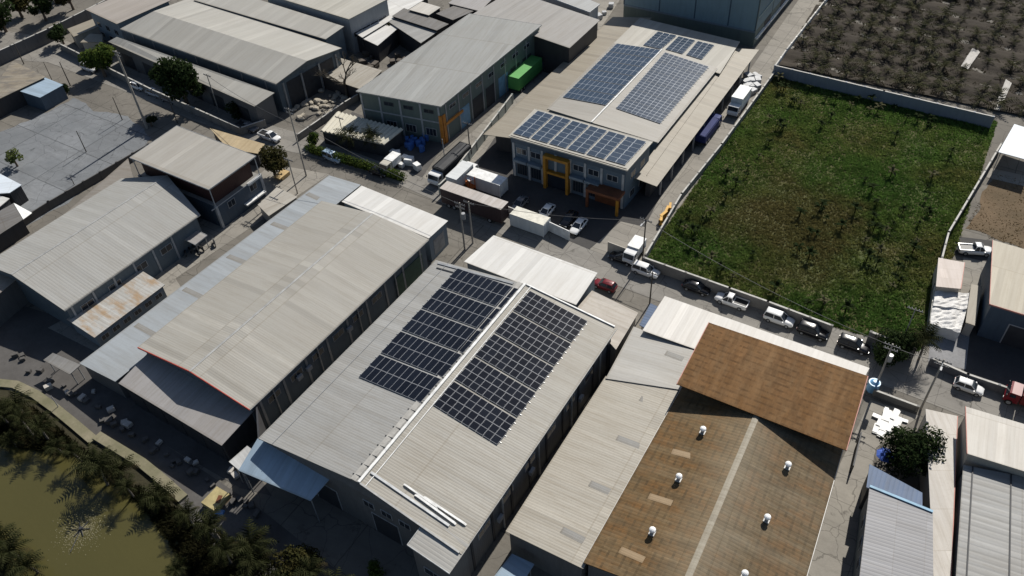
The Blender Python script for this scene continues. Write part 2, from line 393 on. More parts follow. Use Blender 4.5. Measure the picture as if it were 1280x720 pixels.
def mono(name, label, px, zs, roofm, wallm=None, inset=.35, fascia=None, cat='building', posts=False, t=.1, edges=(0, 1, 2, 3), ribs_across=False, pts=None, root=None, rname='roof'):
    """single pitch roof; px near-left, near-right, far-right, far-left; ribs run from the left eave to the right one unless ribs_across"""
    b = Bld(); q = pts or [at(*p, z) for p, z in zip(px, zs)]
    c = sum(q, Vector((0, 0, 0)))/4; b.root = root or thing(name, label, cat, (c.x, c.y, 0)); b.q = q
    b.P = [q[0], q[3], q[2], q[1]] if not ribs_across else [q[0], q[1], q[2], q[3]]
    mb = MB(); mb.slab(b.P, t); b.roof = mb.build(rname, roofm, b.root)
    if wallm:
        f = inset_ring([Vector((p.x, p.y, p.z-t-.04)) for p in q], inset); b.foot = f
        mb = MB(); mb.wallring(f, 0.0); b.wall = mb.build('wall', wallm, b.root)
    if posts:
        for p in inset_ring(q, .35):
            mb = MB(); mb.tube((p.x, p.y, 0), (p.x, p.y, p.z-t), .07, n=6); mb.build('post', M['steel'], b.root)
    if fascia:
        for i in edges:
            mb = MB(); edge_strip(mb, q[i], q[(i+1) % 4], .22, .08); mb.build('fascia', fascia, b.roof)
    return b
def patch(b, plane, px4, mat, name='skylight', dz=.03, parent=None):
    p = [hit(p_, plane) + Vector((0, 0, dz)) for p_ in px4]
    mb = MB(); mb.slab(p, .02); return mb.build(name, mat, parent or b.roof)
def strip_patch(b, plane, p0, p1, w_, mat, name='skylight'):
    """strip from p0 to p1 (photo positions on the roof), w_ metres wide"""
    a, c = hit(p0, plane), hit(p1, plane); d = (c-a).normalized(); n = (plane[1]-plane[0]).cross(plane[3]-plane[0]).normalized(); s_ = n.cross(d)*w_/2
    up = n*(.012 if n.z > 0 else -.012); mb = MB(); mb.slab([a-s_+up, a+s_+up, c+s_+up, c-s_+up], .008); return mb.build(name, mat, b.roof)
def solar_band_set(q, bands, rows, cols, gap, label_fn, group, mat, plane_lift=.14, landscape=False, name='solar_array'):
    """q: near-left, near-right, far-right, far-left corners on the roof. bands run along near->far"""
    q = [Vector(p) for p in q]
    n = (q[1]-q[0]).cross(q[3]-q[0]).normalized()
    if n.z < 0: n = -n
    def P(s_, t_): return (q[0]*(1-s_)+q[1]*s_)*(1-t_)+(q[3]*(1-s_)+q[2]*s_)*t_ + n*plane_lift
    L = ((q[3]-q[0]).length+(q[2]-q[1]).length)/2; W_ = ((q[1]-q[0]).length+(q[2]-q[3]).length)/2
    ux = ((q[1]-q[0])+(q[2]-q[3])).normalized(); uz = n; uy = uz.cross(ux)
    bl = (L-gap*(bands-1))/bands; ph = bl/rows-.025; pw = W_/cols-.025
    mb = MB(); z = .02
    mb.box((0, 0, -.02), (pw, ph, .04), 0, 1)
    mb.face([(-pw/2, -ph/2, .002), (pw/2, -ph/2, .002), (pw/2, ph/2, .002), (-pw/2, ph/2, .002)], [(0, 0), (1, 0), (1, 1), (0, 1)], 0)
    me = mb.mesh('solar_panel', [mat, M['alu']]); out = []
    rot = Matrix((ux, uy, uz)).transposed()
    for k in range(bands):
        t0 = k*(bl+gap)/L; tc = t0+bl/L/2; c = P(.5, tc)
        root = thing(name, label_fn(k), 'solar panels', c, 0, group); out.append(root)
        for r_ in range(rows):
            for j in range(cols):
                p = P((j+.5)/cols, t0+bl/L*(r_+.5)/rows)
                o = bpy.data.objects.new('solar_panel', me); COL.objects.link(o); o.parent = root
                o.matrix_local = Matrix.Translation(p-c) @ rot.to_4x4()
            for e in (.25, .75):
                mb = MB(); t_ = t0+bl/L*(r_+e)/rows; a_, b_ = P(-.025, t_)-n*.085, P(1.025, t_)-n*.085
                mb.tube(a_, b_, .04, n=4); mb.build('rail', M['alu'], root)
    return out
# ------------------------------------------------------------------ roof and wall materials
G1 = roof_mat('roof_beige_grey', (.325, .312, .28), .34, .05, .20, 8.5, seed=1)
G2 = roof_mat('roof_grey', (.285, .285, .275), .34, .05, .28, 7.5, seed=2)
G2b = roof_mat('roof_grey_warm', (.325, .31, .275), .34, .06, .32, 9.0, seed=12)
G3 = roof_mat('roof_lightblue_grey', (.30, .325, .345), .5, .015, .28, 11, seed=3)
G4 = roof_mat('roof_offwhite', (.56, .555, .535), .5, .03, .16, 7, seed=4)
G4b = roof_mat('roof_white_ribbed', (.56, .54, .505), .75, .07, .16, 9, seed=14)
G5 = roof_mat('roof_grey_flat', (.30, .29, .285), .6, .015, .3, 12, seed=5)
G6 = roof_mat('roof_tan', (.27, .243, .195), .5, .02, .3, 12, seed=6)
G7 = roof_mat('roof_greygreen', (.27, .275, .265), .5, .02, .25, 12, seed=7)
G8 = roof_mat('roof_darkgrey', (.16, .155, .15), .5, .03, .5, 5, seed=8)
G9 = roof_mat('roof_old_asbestos', (.31, .285, .24), .36, .06, .55, 2.4, seed=9)
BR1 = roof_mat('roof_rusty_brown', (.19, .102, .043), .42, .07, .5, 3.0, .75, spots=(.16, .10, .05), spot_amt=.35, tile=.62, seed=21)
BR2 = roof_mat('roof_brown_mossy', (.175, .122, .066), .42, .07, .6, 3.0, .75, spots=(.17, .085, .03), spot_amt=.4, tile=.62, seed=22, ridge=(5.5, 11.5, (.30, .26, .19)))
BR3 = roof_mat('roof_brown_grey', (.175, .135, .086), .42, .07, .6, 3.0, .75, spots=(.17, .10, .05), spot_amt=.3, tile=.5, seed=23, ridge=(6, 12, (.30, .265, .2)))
RS = roof_mat('roof_rust_stained', (.40, .40, .385), .55, .05, .4, 4, spots=(.30, .2, .11), spot_amt=.3, seed=24)
BLU = roof_mat('roof_blue', (.045, .09, .18), .5, .06, .3, 6, seed=25)
PBL = roof_mat('roof_pale_blue', (.29, .38, .47), .5, .02, .25, 8, seed=26)
RBW = roof_mat('roof_silver_ribbed', (.27, .27, .262), .8, .09, .3, 6, seed=27)
PNK = roof_mat('roof_pale_pink', (.48, .42, .385), .5, .04, .3, 2, seed=28)
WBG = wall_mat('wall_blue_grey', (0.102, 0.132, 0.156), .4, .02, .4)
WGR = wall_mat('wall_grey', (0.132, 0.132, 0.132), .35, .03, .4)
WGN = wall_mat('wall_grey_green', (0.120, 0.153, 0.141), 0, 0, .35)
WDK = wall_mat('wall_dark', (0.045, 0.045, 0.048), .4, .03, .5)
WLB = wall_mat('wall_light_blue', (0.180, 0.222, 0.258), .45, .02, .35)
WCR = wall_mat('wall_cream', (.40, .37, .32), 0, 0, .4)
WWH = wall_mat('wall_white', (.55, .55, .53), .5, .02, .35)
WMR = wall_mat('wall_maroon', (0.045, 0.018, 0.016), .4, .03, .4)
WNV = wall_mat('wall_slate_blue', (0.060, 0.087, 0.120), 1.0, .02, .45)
PAN_A = panel_mat('black_panel', False); PAN_B = panel_mat('black_panel_halfcut', True)
# ================================================================== the factories
# --- beige gable factory (left of the solar roof)
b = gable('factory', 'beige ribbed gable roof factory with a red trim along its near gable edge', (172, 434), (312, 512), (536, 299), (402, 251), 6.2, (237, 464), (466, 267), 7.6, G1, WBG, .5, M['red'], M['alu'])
for i in range(9): b.box('pilaster', 'right', .04+i*.115, 0, .35, 5.8, M['steel'], .1)
for i in range(6): b.window('right', .1+i*.115, 3.6, 2.2, 1.1)
b.box('green_panel', 'right', .88, .1, 6.5, 4.2, paint('dark_green_sheet', (.045, .09, .06), .6), .1)
b.door('near', .35, 4.5, 3.6, M['steel']); b.door('near', .75, 3.5, 3.4, M['dark'])
beige = b
for u_ in (.1, .33, .56, .79): b.box('downpipe', 'right', u_, 0, .16, 5.8, M['gutter'], .3, .16)
for u_ in (.22, .27, .5): b.box('air_conditioner', 'right', u_, 3.2, .9, .65, M['wframe'], .45, .4)
b = mono('lean_to', 'long pale blue-grey lean-to roof with dark skylight strips left of the beige factory', [(99, 454), (144, 477), (451, 231), (411, 219)], [3.5, 4.1, 4.1, 3.5], G3, WGR, .3)
for p0, p1 in (((384, 242), (405, 252)), ((340, 279), (361, 287)), ((285, 320), (308, 329)), ((230, 361), (253, 372)), ((170, 406), (192, 418))):
    strip_patch(b, b.P, p0, p1, .9, M['sky1'])
b.box('gutter', 'left', .5, 3.2, b.side('left')[2], .2, M['gutter'], .4, .18)
b = mono('lean_to', 'flat pinkish-grey lean-to roof under the red edged gable, half in shade', [(148, 479), (277, 557), (322, 508), (190, 436)], [4.5, 4.5, 5.1, 5.1], G5, WDK, .4, ribs_across=True)
for k in range(5): b.box('shutter', 'near', .1+k*.2, 0, 2.6, 3.2, M['dark'], .06)
b = mono('rear_annex', 'bright white low roof joined to the rear of the beige factory', [(427, 252), (536, 298), (560, 276), (452, 232)], [5.1, 5.1, 4.8, 4.8], G4, WLB, .25, ribs_across=True)
b.box('panel', 'right', .5, .6, 2.8, 3.0, M['steel'], .05)
# --- the near solar factory
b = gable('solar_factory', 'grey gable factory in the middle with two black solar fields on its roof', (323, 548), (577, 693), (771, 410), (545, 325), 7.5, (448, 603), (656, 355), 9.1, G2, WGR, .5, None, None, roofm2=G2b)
for i in range(9): b.box('pilaster', 'right', .05+i*.115, 0, .35, 7.0, M['dark'], .1)
for i in range(6): b.window('right', .12+i*.14, 4.3, 2.4, 1.2)
for k in (.14, .3, .62, .85): b.door('near', k, 3.6, 3.9, M['dark'])
for k in range(5): b.window('near', .55+k*.09, 5.0, 1.6, 1.1)
solar = b
for u_ in (.22, .45, .68, .9): b.box('downpipe', 'right', u_, 0, .16, 7.0, M['gutter'], .3, .16)
for u_ in (.2, .4, .75): b.box('air_conditioner', 'right', u_, 2.8, .9, .65, M['wframe'], .45, .4)
# raised ridge walkway, ridge flashing, seams
def along(plane, s0, v0, s1, v1, w_, h, mat, name, lift=.04):
    """bar on the slope: s along the eave (0..1), v up the slope (0 eave..1 ridge)"""
    P = lambda s, v: (plane[0]*(1-s)+plane[1]*s)*(1-v)+(plane[3]*(1-s)+plane[2]*s)*v
    a, c = P(s0, v0), P(s1, v1); d = (c-a).normalized(); s_ = Vector((-d.y, d.x, 0)).normalized()*w_/2
    a = a+Vector((0, 0, lift)); c = c+Vector((0, 0, lift)); up = Vector((0, 0, h)); mb = MB()
    mb.loft([[a-s_, a+s_, a+s_+up, a-s_+up], [c-s_, c+s_, c+s_+up, c-s_+up]]); return mb
along(b.Rr, 0, .995, 1, .995, .34, .16, M['alu'], '').build('ridge_cap', M['white'], b.roof)
along(b.Rr, 0, .93, 1, .93, .10, .08, M['alu'], '').build('cable_tray', M['white'], b.roof)
along(b.L, 0, .95, 1, .95, .7, .04, M['alu'], '').build('walkway', paint('walkway_grating', (.36, .35, .325), .7), b.roof)
for k in range(24): along(b.L, .02+k*.041, .91, .02+k*.041, .992, .06, .06, M['steel'], '').build('walkway_rung', M['dark'], b.roof)
along(b.L, 0, .145, 1, .145, .06, .04, M['steel'], '').build('seam', M['steel'], b.roof)
along(b.Rr, .0, .02, .0, .98, .22, .1, M['alu'], '').build('rake_trim', M['gutter'], b.roof)
along(b.Rr, 1, .02, 1, .98, .2, .12, M['alu'], '').build('rake_trim', M['white'], b.roof)
along(b.L, .985, .05, .985, .9, .35, .08, M['alu'], '').build('rake_trim', M['steel'], b.roof)
along(b.L, .958, .08, .958, .9, .18, .06, M['alu'], '').build('conduit', M['dark'], b.roof)
along(b.Rr, .048, .2, .048, .97, .28, .12, M['alu'], '').build('conduit', M['alu'], b.roof)
# solar fields
qL = [hit(p, b.L) for p in ((449, 472), (526, 504), (648, 362), (572, 336))]
qR = [hit(p, b.Rr) for p in ((542, 507), (622, 557), (734, 402), (662, 364))]
BN = ['nearest the camera', 'second from the near end', 'in the middle', 'second from the far end', 'farthest from the camera']
solar_band_set(qL, 5, 2, 10, .34, lambda k: f'black solar band left of the grey roof ridge, {BN[k]} of five', 'solar bands on the left slope', PAN_A)
solar_band_set(qR, 5, 2, 9, .34, lambda k: f'black solar band right of the grey roof ridge, {BN[k]} of five', 'solar bands on the right slope', PAN_B)
# stack of bright sheets lying on the roof near the front edge
for i, (p0, p1, w_) in enumerate((((505, 606), (548, 636), .2), ((519, 619), (570, 656), .26), ((530, 622), (583, 657), .24))):
    a, c = hit(p0, b.Rr), hit(p1, b.Rr); d = (c-a).normalized(); s_ = Vector((-d.y, d.x, 0))*w_/2; mb = MB()
    for k in range(3):
        lo = Vector((0, 0, .12+.04*k)); hi = Vector((0, 0, .15+.04*k)); f = .1*k
        A, C = a+d*f, c-d*f
        mb.loft([[A-s_+lo, A+s_+lo, A+s_+hi, A-s_+hi], [C-s_+lo, C+s_+lo, C+s_+hi, C-s_+hi]])
    mb.build_top('metal_sheets', M['white'], ['short bright metal strip highest in the stack lying at the front of the grey roof', 'bright metal strip in the middle of the stack at the front of the grey roof', 'long bright metal strip nearest the right eave at the front of the grey roof'][i], 'metal sheets', 'loose bright strips on the solar roof')
b = mono('front_annex', 'small grey ribbed roof sticking out at the front corner of the solar factory', [(509, 681), (562, 717), (587, 681), (535, 646)], [7.75, 7.25, 7.52, 8.1], roof_mat('roof_annex', (.36, .355, .335), .42, .06, .2, 6, seed=31), WGR, .3, M['alu'], edges=(0, 3))
b.window('near', .5, 3.0, 2.6, 1.2)
b = mono('awning', 'pale blue sheet awning half shaded under the front eave of the solar factory', [(298, 588), (388, 626), (420, 590), (322, 548)], [5.3, 5.3, 6.3, 6.3], PBL, None, .3, posts=True, ribs_across=True)
b = mono('sheet_board', 'small white sheet leaning beside the pale blue awning', [(286, 577), (299, 588), (317, 563), (309, 557)], [4.6, 4.8, 5.4, 5.2], G4, None, .2, cat='sheet', posts=True)
b = mono('rear_annex', 'bright white flat roof at the rear of the solar factory facing the road', [(580, 327), (720, 381), (747, 341), (617, 294)], [5.9, 5.9, 5.6, 5.6], G4, WLB, .3, ribs_across=True)
b.door('right', .5, 3, 3, M['steel'])
mono('rear_annex', 'small dusty beige roof wedged right of the white rear roof', [(722, 384), (770, 437), (798, 391), (740, 363)], [5.0, 5.0, 4.8, 4.8], roof_mat('roof_dusty_beige', (.40, .37, .33), 3, .006, .45, 20, seed=32), WCR, .25)
# --- brown roofed factory, lower right
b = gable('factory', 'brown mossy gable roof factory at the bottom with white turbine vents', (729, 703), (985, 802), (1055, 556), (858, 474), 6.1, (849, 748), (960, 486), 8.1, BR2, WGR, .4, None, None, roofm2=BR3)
brown = b
mb = MB()
for sl_ in (b.L, b.Rr):
    dirn = (sl_[0]-sl_[3]).normalized()*.36; up = Vector((0, 0, .06)); mb.slab([b.g[0]+dirn+up, b.g[1]+dirn+up, b.g[1]+up, b.g[0]+up], .04)
mb.build('ridge_cap', roof_mat('ridge_dusty', (.31, .28, .22), .4, .02, .5, 3, seed=33), b.roof)
for p0, p1 in (((840, 564), (868, 571)), ((811, 620), (840, 629)), ((775, 687), (805, 700))): strip_patch(b, b.L, p0, p1, .8, M['sky2'])
for p0, p1 in (((968, 613), (985, 623)), ((944, 676), (960, 686))): strip_patch(b, b.Rr, p0, p1, .8, M['sky2'])
VENT = [((878, 538), 'L', 'farthest of the three on the left brown slope'), ((848, 597), 'L', 'middle one of the left brown slope'), ((815, 664), 'L', 'nearest of the three on the left brown slope'),
        ((984, 582), 'R', 'farthest on the right brown slope'), ((958, 648), 'R', 'middle one of the right brown slope'), ((930, 718), 'R', 'nearest on the right brown slope, cut by the picture edge')]
vent_src = None
for px, sd_, txt in VENT:
    p = hit((px[0], px[1]+3), b.L if sd_ == 'L' else b.Rr)
    if vent_src is None:
        r_ = thing('turbine_vent', 'white turbine roof vent, '+txt, 'roof vent', p, 0, 'turbine vents on the brown roof'); vent_src = r_; r_.scale = (.85, .85, .85)
        mb = MB(); mb.box(p+Vector((0, 0, .08)), (.75, .75, .3), AZ); mb.build('base', M['gutter'], r_)
        mb = MB(); mb.tube(p+Vector((0, 0, .2)), p+Vector((0, 0, .7)), .24, .24, 12); mb.build('neck', M['gutter'], r_)
        mb = MB(); rings = []
        for z, rr in ((.68, .26), (.76, .4), (.9, .46), (1.04, .42), (1.14, .28), (1.2, .1)):
            rings.append([p+Vector((rr*math.cos(2*math.pi*i/16)*(1 if i % 2 else .93), rr*math.sin(2*math.pi*i/16)*(1 if i % 2 else .93), z)) for i in range(16)])
        mb.loft(rings); mb.build('turbine_head', paint('turbine_white', (.8, .8, .79), .4), r_)
    else:
        r_ = copy_tree(vent_src); r_.location = p; r_['label'] = 'white turbine roof vent, '+txt
up_ = mono('upper_block', 'flat rusty brown roof block standing over the rear of the mossy gable', [(846, 480), (1058, 563), (1085, 470), (886, 403)], [8.4, 8.4, 8.9, 8.9], BR1, WDK, 2.2, M['pink'], edges=(1, 3), ribs_across=True)
b = mono('awning', 'white ribbed awning roof along the road behind the rusty brown block', [(803, 413), (1062, 505), (1087, 460), (831, 370)], [6.0, 6.0, 5.8, 5.8], G4b, WWH, .4, ribs_across=True)
b = mono('lean_to', 'pale grey lean-to roof section left of the brown block', [(757, 473), (850, 487), (872, 440), (792, 408)], [5.3, 5.9, 5.9, 5.3], roof_mat('roof_pale_grey', (.37, .36, .335), .4, .03, .25, 9, seed=34), WGR, .3)
for p0, p1 in (((832, 441), (854, 449)),): strip_patch(b, b.P, p0, p1, .85, M['sky1'])
b = mono('lean_to', 'long warm grey ribbed lean-to roof left of the mossy brown gable', [(632, 664), (729, 711), (849, 487), (757, 470)], [5.15, 5.75, 5.75, 5.15], roof_mat('roof_warm_grey', (.36, .335, .285), .34, .05, .35, 8, seed=35), WGR, .3)
for p0, p1 in (((800, 498), (820, 506)), ((771, 547), (800, 558)), ((737, 604), (762, 615)), ((702, 662), (730, 676))): strip_patch(b, b.P, p0, p1, .85, M['sky1'])
mono('awning', 'small bright blue awning at the road corner behind the pale grey lean-to', [(799, 406), (806, 410), (822, 383), (813, 379)], [4.0, 4.0, 4.0, 4.0], BLU, None, .1, posts=True)
# shelter under the bottom edge (blue sheet, shaded)
mono('shelter', 'shaded blue sheet shelter at the bottom edge below the warm grey lean-to', [(606, 735), (640, 750), (668, 705), (640, 692)], [2.6, 2.6, 2.9, 2.9], PBL, None, .2, posts=True)
# --- left gable building with the tall house
b = gable('factory', 'grey gable roof workshop at the left edge below the tall flat roofed house', (at(151, 223, 5.3)+(at(80, 388, 5.3)-at(250, 268, 5.3))), at(80, 388, 5.3), at(250, 268, 5.3), at(151, 223, 5.3), 5.3, at(14, 343, 6.9), at(209, 219, 6.9), 6.9, roof_mat('roof_light_grey', (.315, .312, .295), .45, .06, .2, 9, seed=36), WBG, .5, None, M['alu'])
for i in range(6): b.box('pilaster', 'right', .03+i*.15, 0, .3, 4.8, M['wframe'], .1)
for i in range(4): b.window('right', .12+i*.2, 2.6, 2.2, 1.2)
b = mono('lean_to', 'smooth brownish grey lean-to roof on the yard side of the left workshop', [(-60, 390), (-35, 395), (168, 228), (160, 198)], [3.6, 4.9, 4.9, 3.6], roof_mat('roof_brownish', (.235, .215, .19), 2, .006, .4, 14, seed=37), WGR, .3)
house = mono('flat_roof_house', 'tall house with a flat pale roof, maroon upper storey and blue-grey lower wall', [(162, 197), (261, 237), (320, 195), (221, 157)], [8.3, 8.3, 8.3, 8.3], roof_mat('roof_pale', (.33, .315, .285), 4, .006, .18, 30, seed=38), WMR, 1.0, M['steel'], ribs_across=True)
b = house; f = inset_ring([Vector((p.x, p.y, 4.5)) for p in b.q], .25)
mb = MB(); mb.wallring(f, 0); mb.build('lower_wall', WNV, b.root); keep = b.foot; 
mb = MB(); mb.face(f); mb.build('terrace', M['conc'], b.root)
for p in f[:3]:
    mb = MB(); mb.box((p.x, p.y, 2.3), (.45, .45, 4.6), AZ); mb.build('pilaster', M['wframe'], b.root)
    mb = MB(); mb.tube((p.x*.999, p.y*.999, 4.4), (p.x*.999, p.y*.999, 8.2), .09, n=6); mb.build('post', M['wframe'], b.root)
b.foot = f
for u_ in (.3, .8): b.window('right', u_, 2.6, 1.6, 1.3)
b.window('near', .4, 2.4, 2.0, 1.3); b.box('ledge', 'right', .75, 1.2, 4.5, .25, M['white'], .8, .8)
b.box('ledge', 'right', .85, 4.2, 3.0, .4, M['white'], .35, .4); b.box('ledge', 'right', .35, 4.3, 9, .15, M['wframe'], .08)
b.foot = keep
b = mono('shed', 'low white ribbed shed roof with a rust stain beside the left workshop', [(83, 399), (118, 422), (206, 356), (172, 335)], [2.9, 2.7, 2.7, 2.9], RS, WLB, .3)
for k in range(6): b.window('right', .1+k*.16, 1.0, 1.3, .9)
mono('carport', 'tiny grey canopy over parked motorbikes in the concrete courtyard', [(226, 297), (244, 306), (259, 294), (241, 285)], [2.6, 2.6, 2.6, 2.6], G5, None, .1, posts=True, fascia=M['steel'])
# ================================================================== upper factories
def gable_b(name, label, front_l, front_r, back_r, back_l, ze, rl, rr, zr, roofm, wallm, **k):
    """gable whose ridge runs left to right in the photo"""
    return gable(name, label, at(*front_r, ze), at(*back_r, ze), at(*back_l, ze), at(*front_l, ze), ze, at(*rr, zr), at(*rl, zr), zr, roofm, wallm, **k)
PALE = roof_mat('roof_pale_warehouse', (.35, .34, .31), .5, .02, .15, 14, seed=41)
b = gable_b('warehouse', 'wide pale gable warehouse at the upper left with its open end toward the scrap pile', (150, 36), (345, 105), (427, 60), (238, -3), 6.6, (192, 14), (384, 76), 8.1, PALE, WBG, inset=.4)
for k in range(7): b.box('pilaster', 'left', .06+k*.145, 0, .3, 6.2, M['steel'], .08)
b.box('opening', 'near', .5, 0, 12, 5.6, M['dark'], .05)
for u_ in (.08, .36, .64, .92): b.box('post', 'near', u_, 0, .35, 6.0, M['steel'], .3, .3)
b = mono('warehouse', 'pale single slope warehouse roof behind the wide gable warehouse', [(242, 0), (407, 49), (430, 33), (262, -20)], [7.0, 7.0, 7.3, 7.3], PALE, WBG, .3, ribs_across=True)
b = mono('warehouse', 'cream flat roofed warehouse with a grey side wall at the top edge', [(330, -8), (436, 24), (486, -2), (385, -34)], [8.2, 8.2, 8.2, 8.2], roof_mat('roof_cream', (.40, .385, .34), .5, .02, .2, 14, seed=42), wall_mat('wall_pale_grey', (.27, .29, .31), .4, .02, .3), .3, ribs_across=True)
for k in range(4): b.window('right', .15+k*.22, 3.6, 2.4, 1.2)
b = mono('lean_to', 'long pale lean-to roof along the street in front of the wide gable warehouse', [(135, 52), (318, 133), (343, 116), (146, 46)], [4.9, 4.9, 5.6, 5.6], PALE, WGR, .3, ribs_across=True)
for k in range(6): b.box('opening', 'near', .1+k*.16, .1, 4.0, 3.0, M['dark'], .05)
b = mono('office_block', 'small pale roofed office with blue walls at the upper left corner', [(107, 12), (146, 30), (214, 0), (172, -16)], [7, 7, 7, 7], roof_mat('roof_taupe', (.32, .29, .26), 3, .006, .2, 20, seed=43), WLB, .5, ribs_across=True)
for k in range(3): b.window('near', .2+k*.3, 3.4, 1.6, 1.3); b.window('near', .2+k*.3, .9, 1.6, 1.3)
b = mono('shed', 'low tan roofed shed beside the boundary wall at the upper left', [(84, 36), (92, 46), (124, 33), (120, 22)], [3.2, 3.2, 3.2, 3.2], G6, WCR, .25, ribs_across=True)
b = mono('shed', 'lower tan shed roof next to the blue walled office', [(100, 53), (128, 53), (128, 43), (112, 42)], [2.8, 2.8, 3.0, 3.0], G6, WCR, .25, ribs_across=True)
# --- green building
b = mono('factory', 'grey green factory with a smooth grey roof and an orange entrance corner', [(445, 114), (551, 133), (677, 31), (587, 17)], [8.2, 8.2, 8.7, 8.7], G7, WGN, .3, M['gutter'], ribs_across=True)
for u_ in (.02, .25, .5, .75, .97): b.box('pilaster', 'near', u_, 0, .35, 7.7, M['wframe'], .1)
b.box('string_course', 'near', .5, 4.3, 16.2, .25, M['wframe'], .08)
for u_ in (.36, .6, .85): b.window('near', u_, 6.1, 2.0, .8, 'dframe'); b.window('near', u_, 1.3, 2.2, 1.6, 'wframe', 3)
for i in range(9): b.box('pilaster', 'right', .04+i*.115, 0, .3, 7.7, M['steel'], .1)
ORG = paint('orange_paint', (.50, .19, .03), .5); LBL = paint('light_blue_sheet', (.16, .30, .42), .5)
b.box('corner_pier', 'right', .015, 0, .7, 6.0, ORG, .2, .3); b.box('corner_pier', 'near', .985, 0, .6, 6.0, ORG, .25, .3)
b.box('entrance_frame', 'right', .1, 3.6, 5.5, .5, ORG, .3, .4)
for k in range(6): b.box('roller_door', 'right', .2+k*.13, .1, 3.2, 4.2, M['dark'] if k % 3 else LBL, .05)
for k in range(7): b.window('right', .1+k*.125, 6.0, 2.0, .9)
b = mono('factory_annex', 'smooth grey roof annex behind the grey green factory', [(590, 18), (712, 60), (750, 25), (640, -12)], [7.6, 7.6, 7.9, 7.9], roof_mat('roof_annex_grey', (.30, .29, .275), .5, .015, .25, 18, seed=44), WDK, .4, ribs_across=True)
b = mono('warehouse', 'white edged grey roof at the top edge left of the big blue building', [(670, -10), (737, 15), (750, 5), (690, -20)], [7.6, 7.6, 7.6, 7.6], roof_mat('roof_mid_grey', (.33, .34, .34), .5, .015, .2, 18, seed=45), WWH, .3, M['white'], edges=(0, 1), ribs_across=True)
# --- cluster of small sheds between
SH = [('narrow white shed roof running away from the pale warehouse', [(440, 39), (453, 47), (536, -4), (497, -10)], 4.4, G4),
      ('white shed roof with a notch beside the small tree', [(453, 48), (472, 57), (500, 33), (480, 25)], 4.0, G4),
      ('wide white shed roof behind the notch and small tree', [(481, 24), (526, 54), (546, 40), (500, 13)], 4.3, RBW),
      ('dark grey shed roof above the wide white one', [(490, 20), (546, 38), (561, 30), (505, 10)], 4.8, G8),
      ('small pale shed roof among the dark ones near the top', [(511, 12), (536, 19), (551, 9), (527, 2)], 5.2, roof_mat('roof_pale_shed', (.5, .48, .44), .5, .03, .3, 7, seed=46)),
      ('dark flat shed roof just left of the grey annex roof', [(545, 17), (566, 25), (592, 14), (572, 5)], 5.0, G8),
      ('grey ribbed shed roof at the top edge by the annex', [(560, 4), (600, 14), (620, -6), (582, -12)], 5.2, G5),
      ('low pale strip roof under the bare tree beside the green factory', [(393, 92), (452, 112), (478, 88), (424, 72)], 3.0, roof_mat('roof_lowpale', (.34, .32, .28), .5, .03, .5, 7, seed=47))]
for lab, px, z, m_ in SH: mono('shed', lab, px, [z]*4, m_, WDK, .2, ribs_across=True)
cs = mono('shed', 'cream deeply corrugated shed roof behind the street hedge and palms', [(400, 164), (480, 181), (504, 162), (421, 140)], [2.9, 2.9, 3.4, 3.4], roof_mat('roof_cream_corrugated', (.58, .55, .46), 1.15, .5, .3, 9, seed=48), WDK, .3, ribs_across=True)
mb = MB(); q = cs.q; N = 32; up = Vector((0, 0, .03)); pr = None
for k in range(N+1):
    a, c = q[0].lerp(q[1], k/N), q[3].lerp(q[2], k/N); h_ = up+Vector((0, 0, .30 if k % 2 else 0)); a = a+h_; c = c+h_
    if pr: mb.face([pr[0], a, c, pr[1]])
    pr = (a, c)
mb.build('corrugated_sheet', roof_mat('roof_cream_sheet', (.60, .57, .47), .5, 0, .3, 9, seed=49), cs.roof)
# --- upper solar factory
b = Bld(); fz = 8.2
fq = [at(636, 170, fz), at(784, 213, fz), at(816, 177, fz), at(669, 136, fz)]
ZM, ZR = 5.4, 6.4
mq = [at(684, 136, ZM), at(822, 178, ZM), at(897, 85, ZM), at(767, 54, ZM)]
us = gable('solar_factory', 'blue-grey two storey factory at the top with three solar fields and tan side canopies', mq[0], mq[1], mq[2], mq[3], ZM, at(739, 153, ZR), at(827, 62, ZR), ZR, roof_mat('roof_upper_grey', (.31, .295, .265), .4, .03, .2, 16, seed=51), WBG, .3, None, M['white'])
r_ = us.root; FR = roof_mat('roof_front_pale', (.36, .345, .305), .5, .02, .2, 14, seed=52)
b = mono('', '', None, None, FR, wall_mat('wall_office_blue', (.085, .125, .165), .45, .02, .4), .3, paint('cream_coping', (.47, .44, .38), .6), pts=fq, root=r_, rname='front_roof', ribs_across=True)
GRD = ('near',)
b.box('fascia_band', 'near', .5, 7.0, 21.4, 1.2, WNV, .12, .2)
for u_ in (.02, .16, .28, .40, .53, .66, .8, .98): b.box('pilaster', 'near', u_, 0, .4, 7.0, M['wframe'], .15)
for u_ in (.09, .22, .60, .73, .89): b.window('near', u_, 5.0, 2.0, 1.2, 'wframe', 2); b.window('near', u_, .7, 2.0, 2.2, 'dframe', 4)
for u_ in (.09, .22, .60, .73): b.box('canopy', 'near', u_, 3.6, 2.6, .5, WLB, .9, .9)
YEL = paint('yellow_portal', (.36, .17, .02), .5); BRN = paint('brown_portal', (.15, .055, .025), .5)
por = b.box('portal_beam', 'near', .42, 6.3, 4.7, .5, YEL, 1.0, 1.0)
for u_ in (.32, .52): b.box('portal_pier', 'near', u_, 0, .5, 6.3, YEL, 1.0, 1.0)
b.box('portal_beam', 'near', .42, 3.2, 4.0, .4, YEL, .8, .8)
b.box('portal_glass', 'near', .42, .2, 4.2, 2.9, M['glass'], .3, .2)
b.box('porch', 'near', .86, 3.3, 6.0, .5, BRN, 2.4, 2.4)
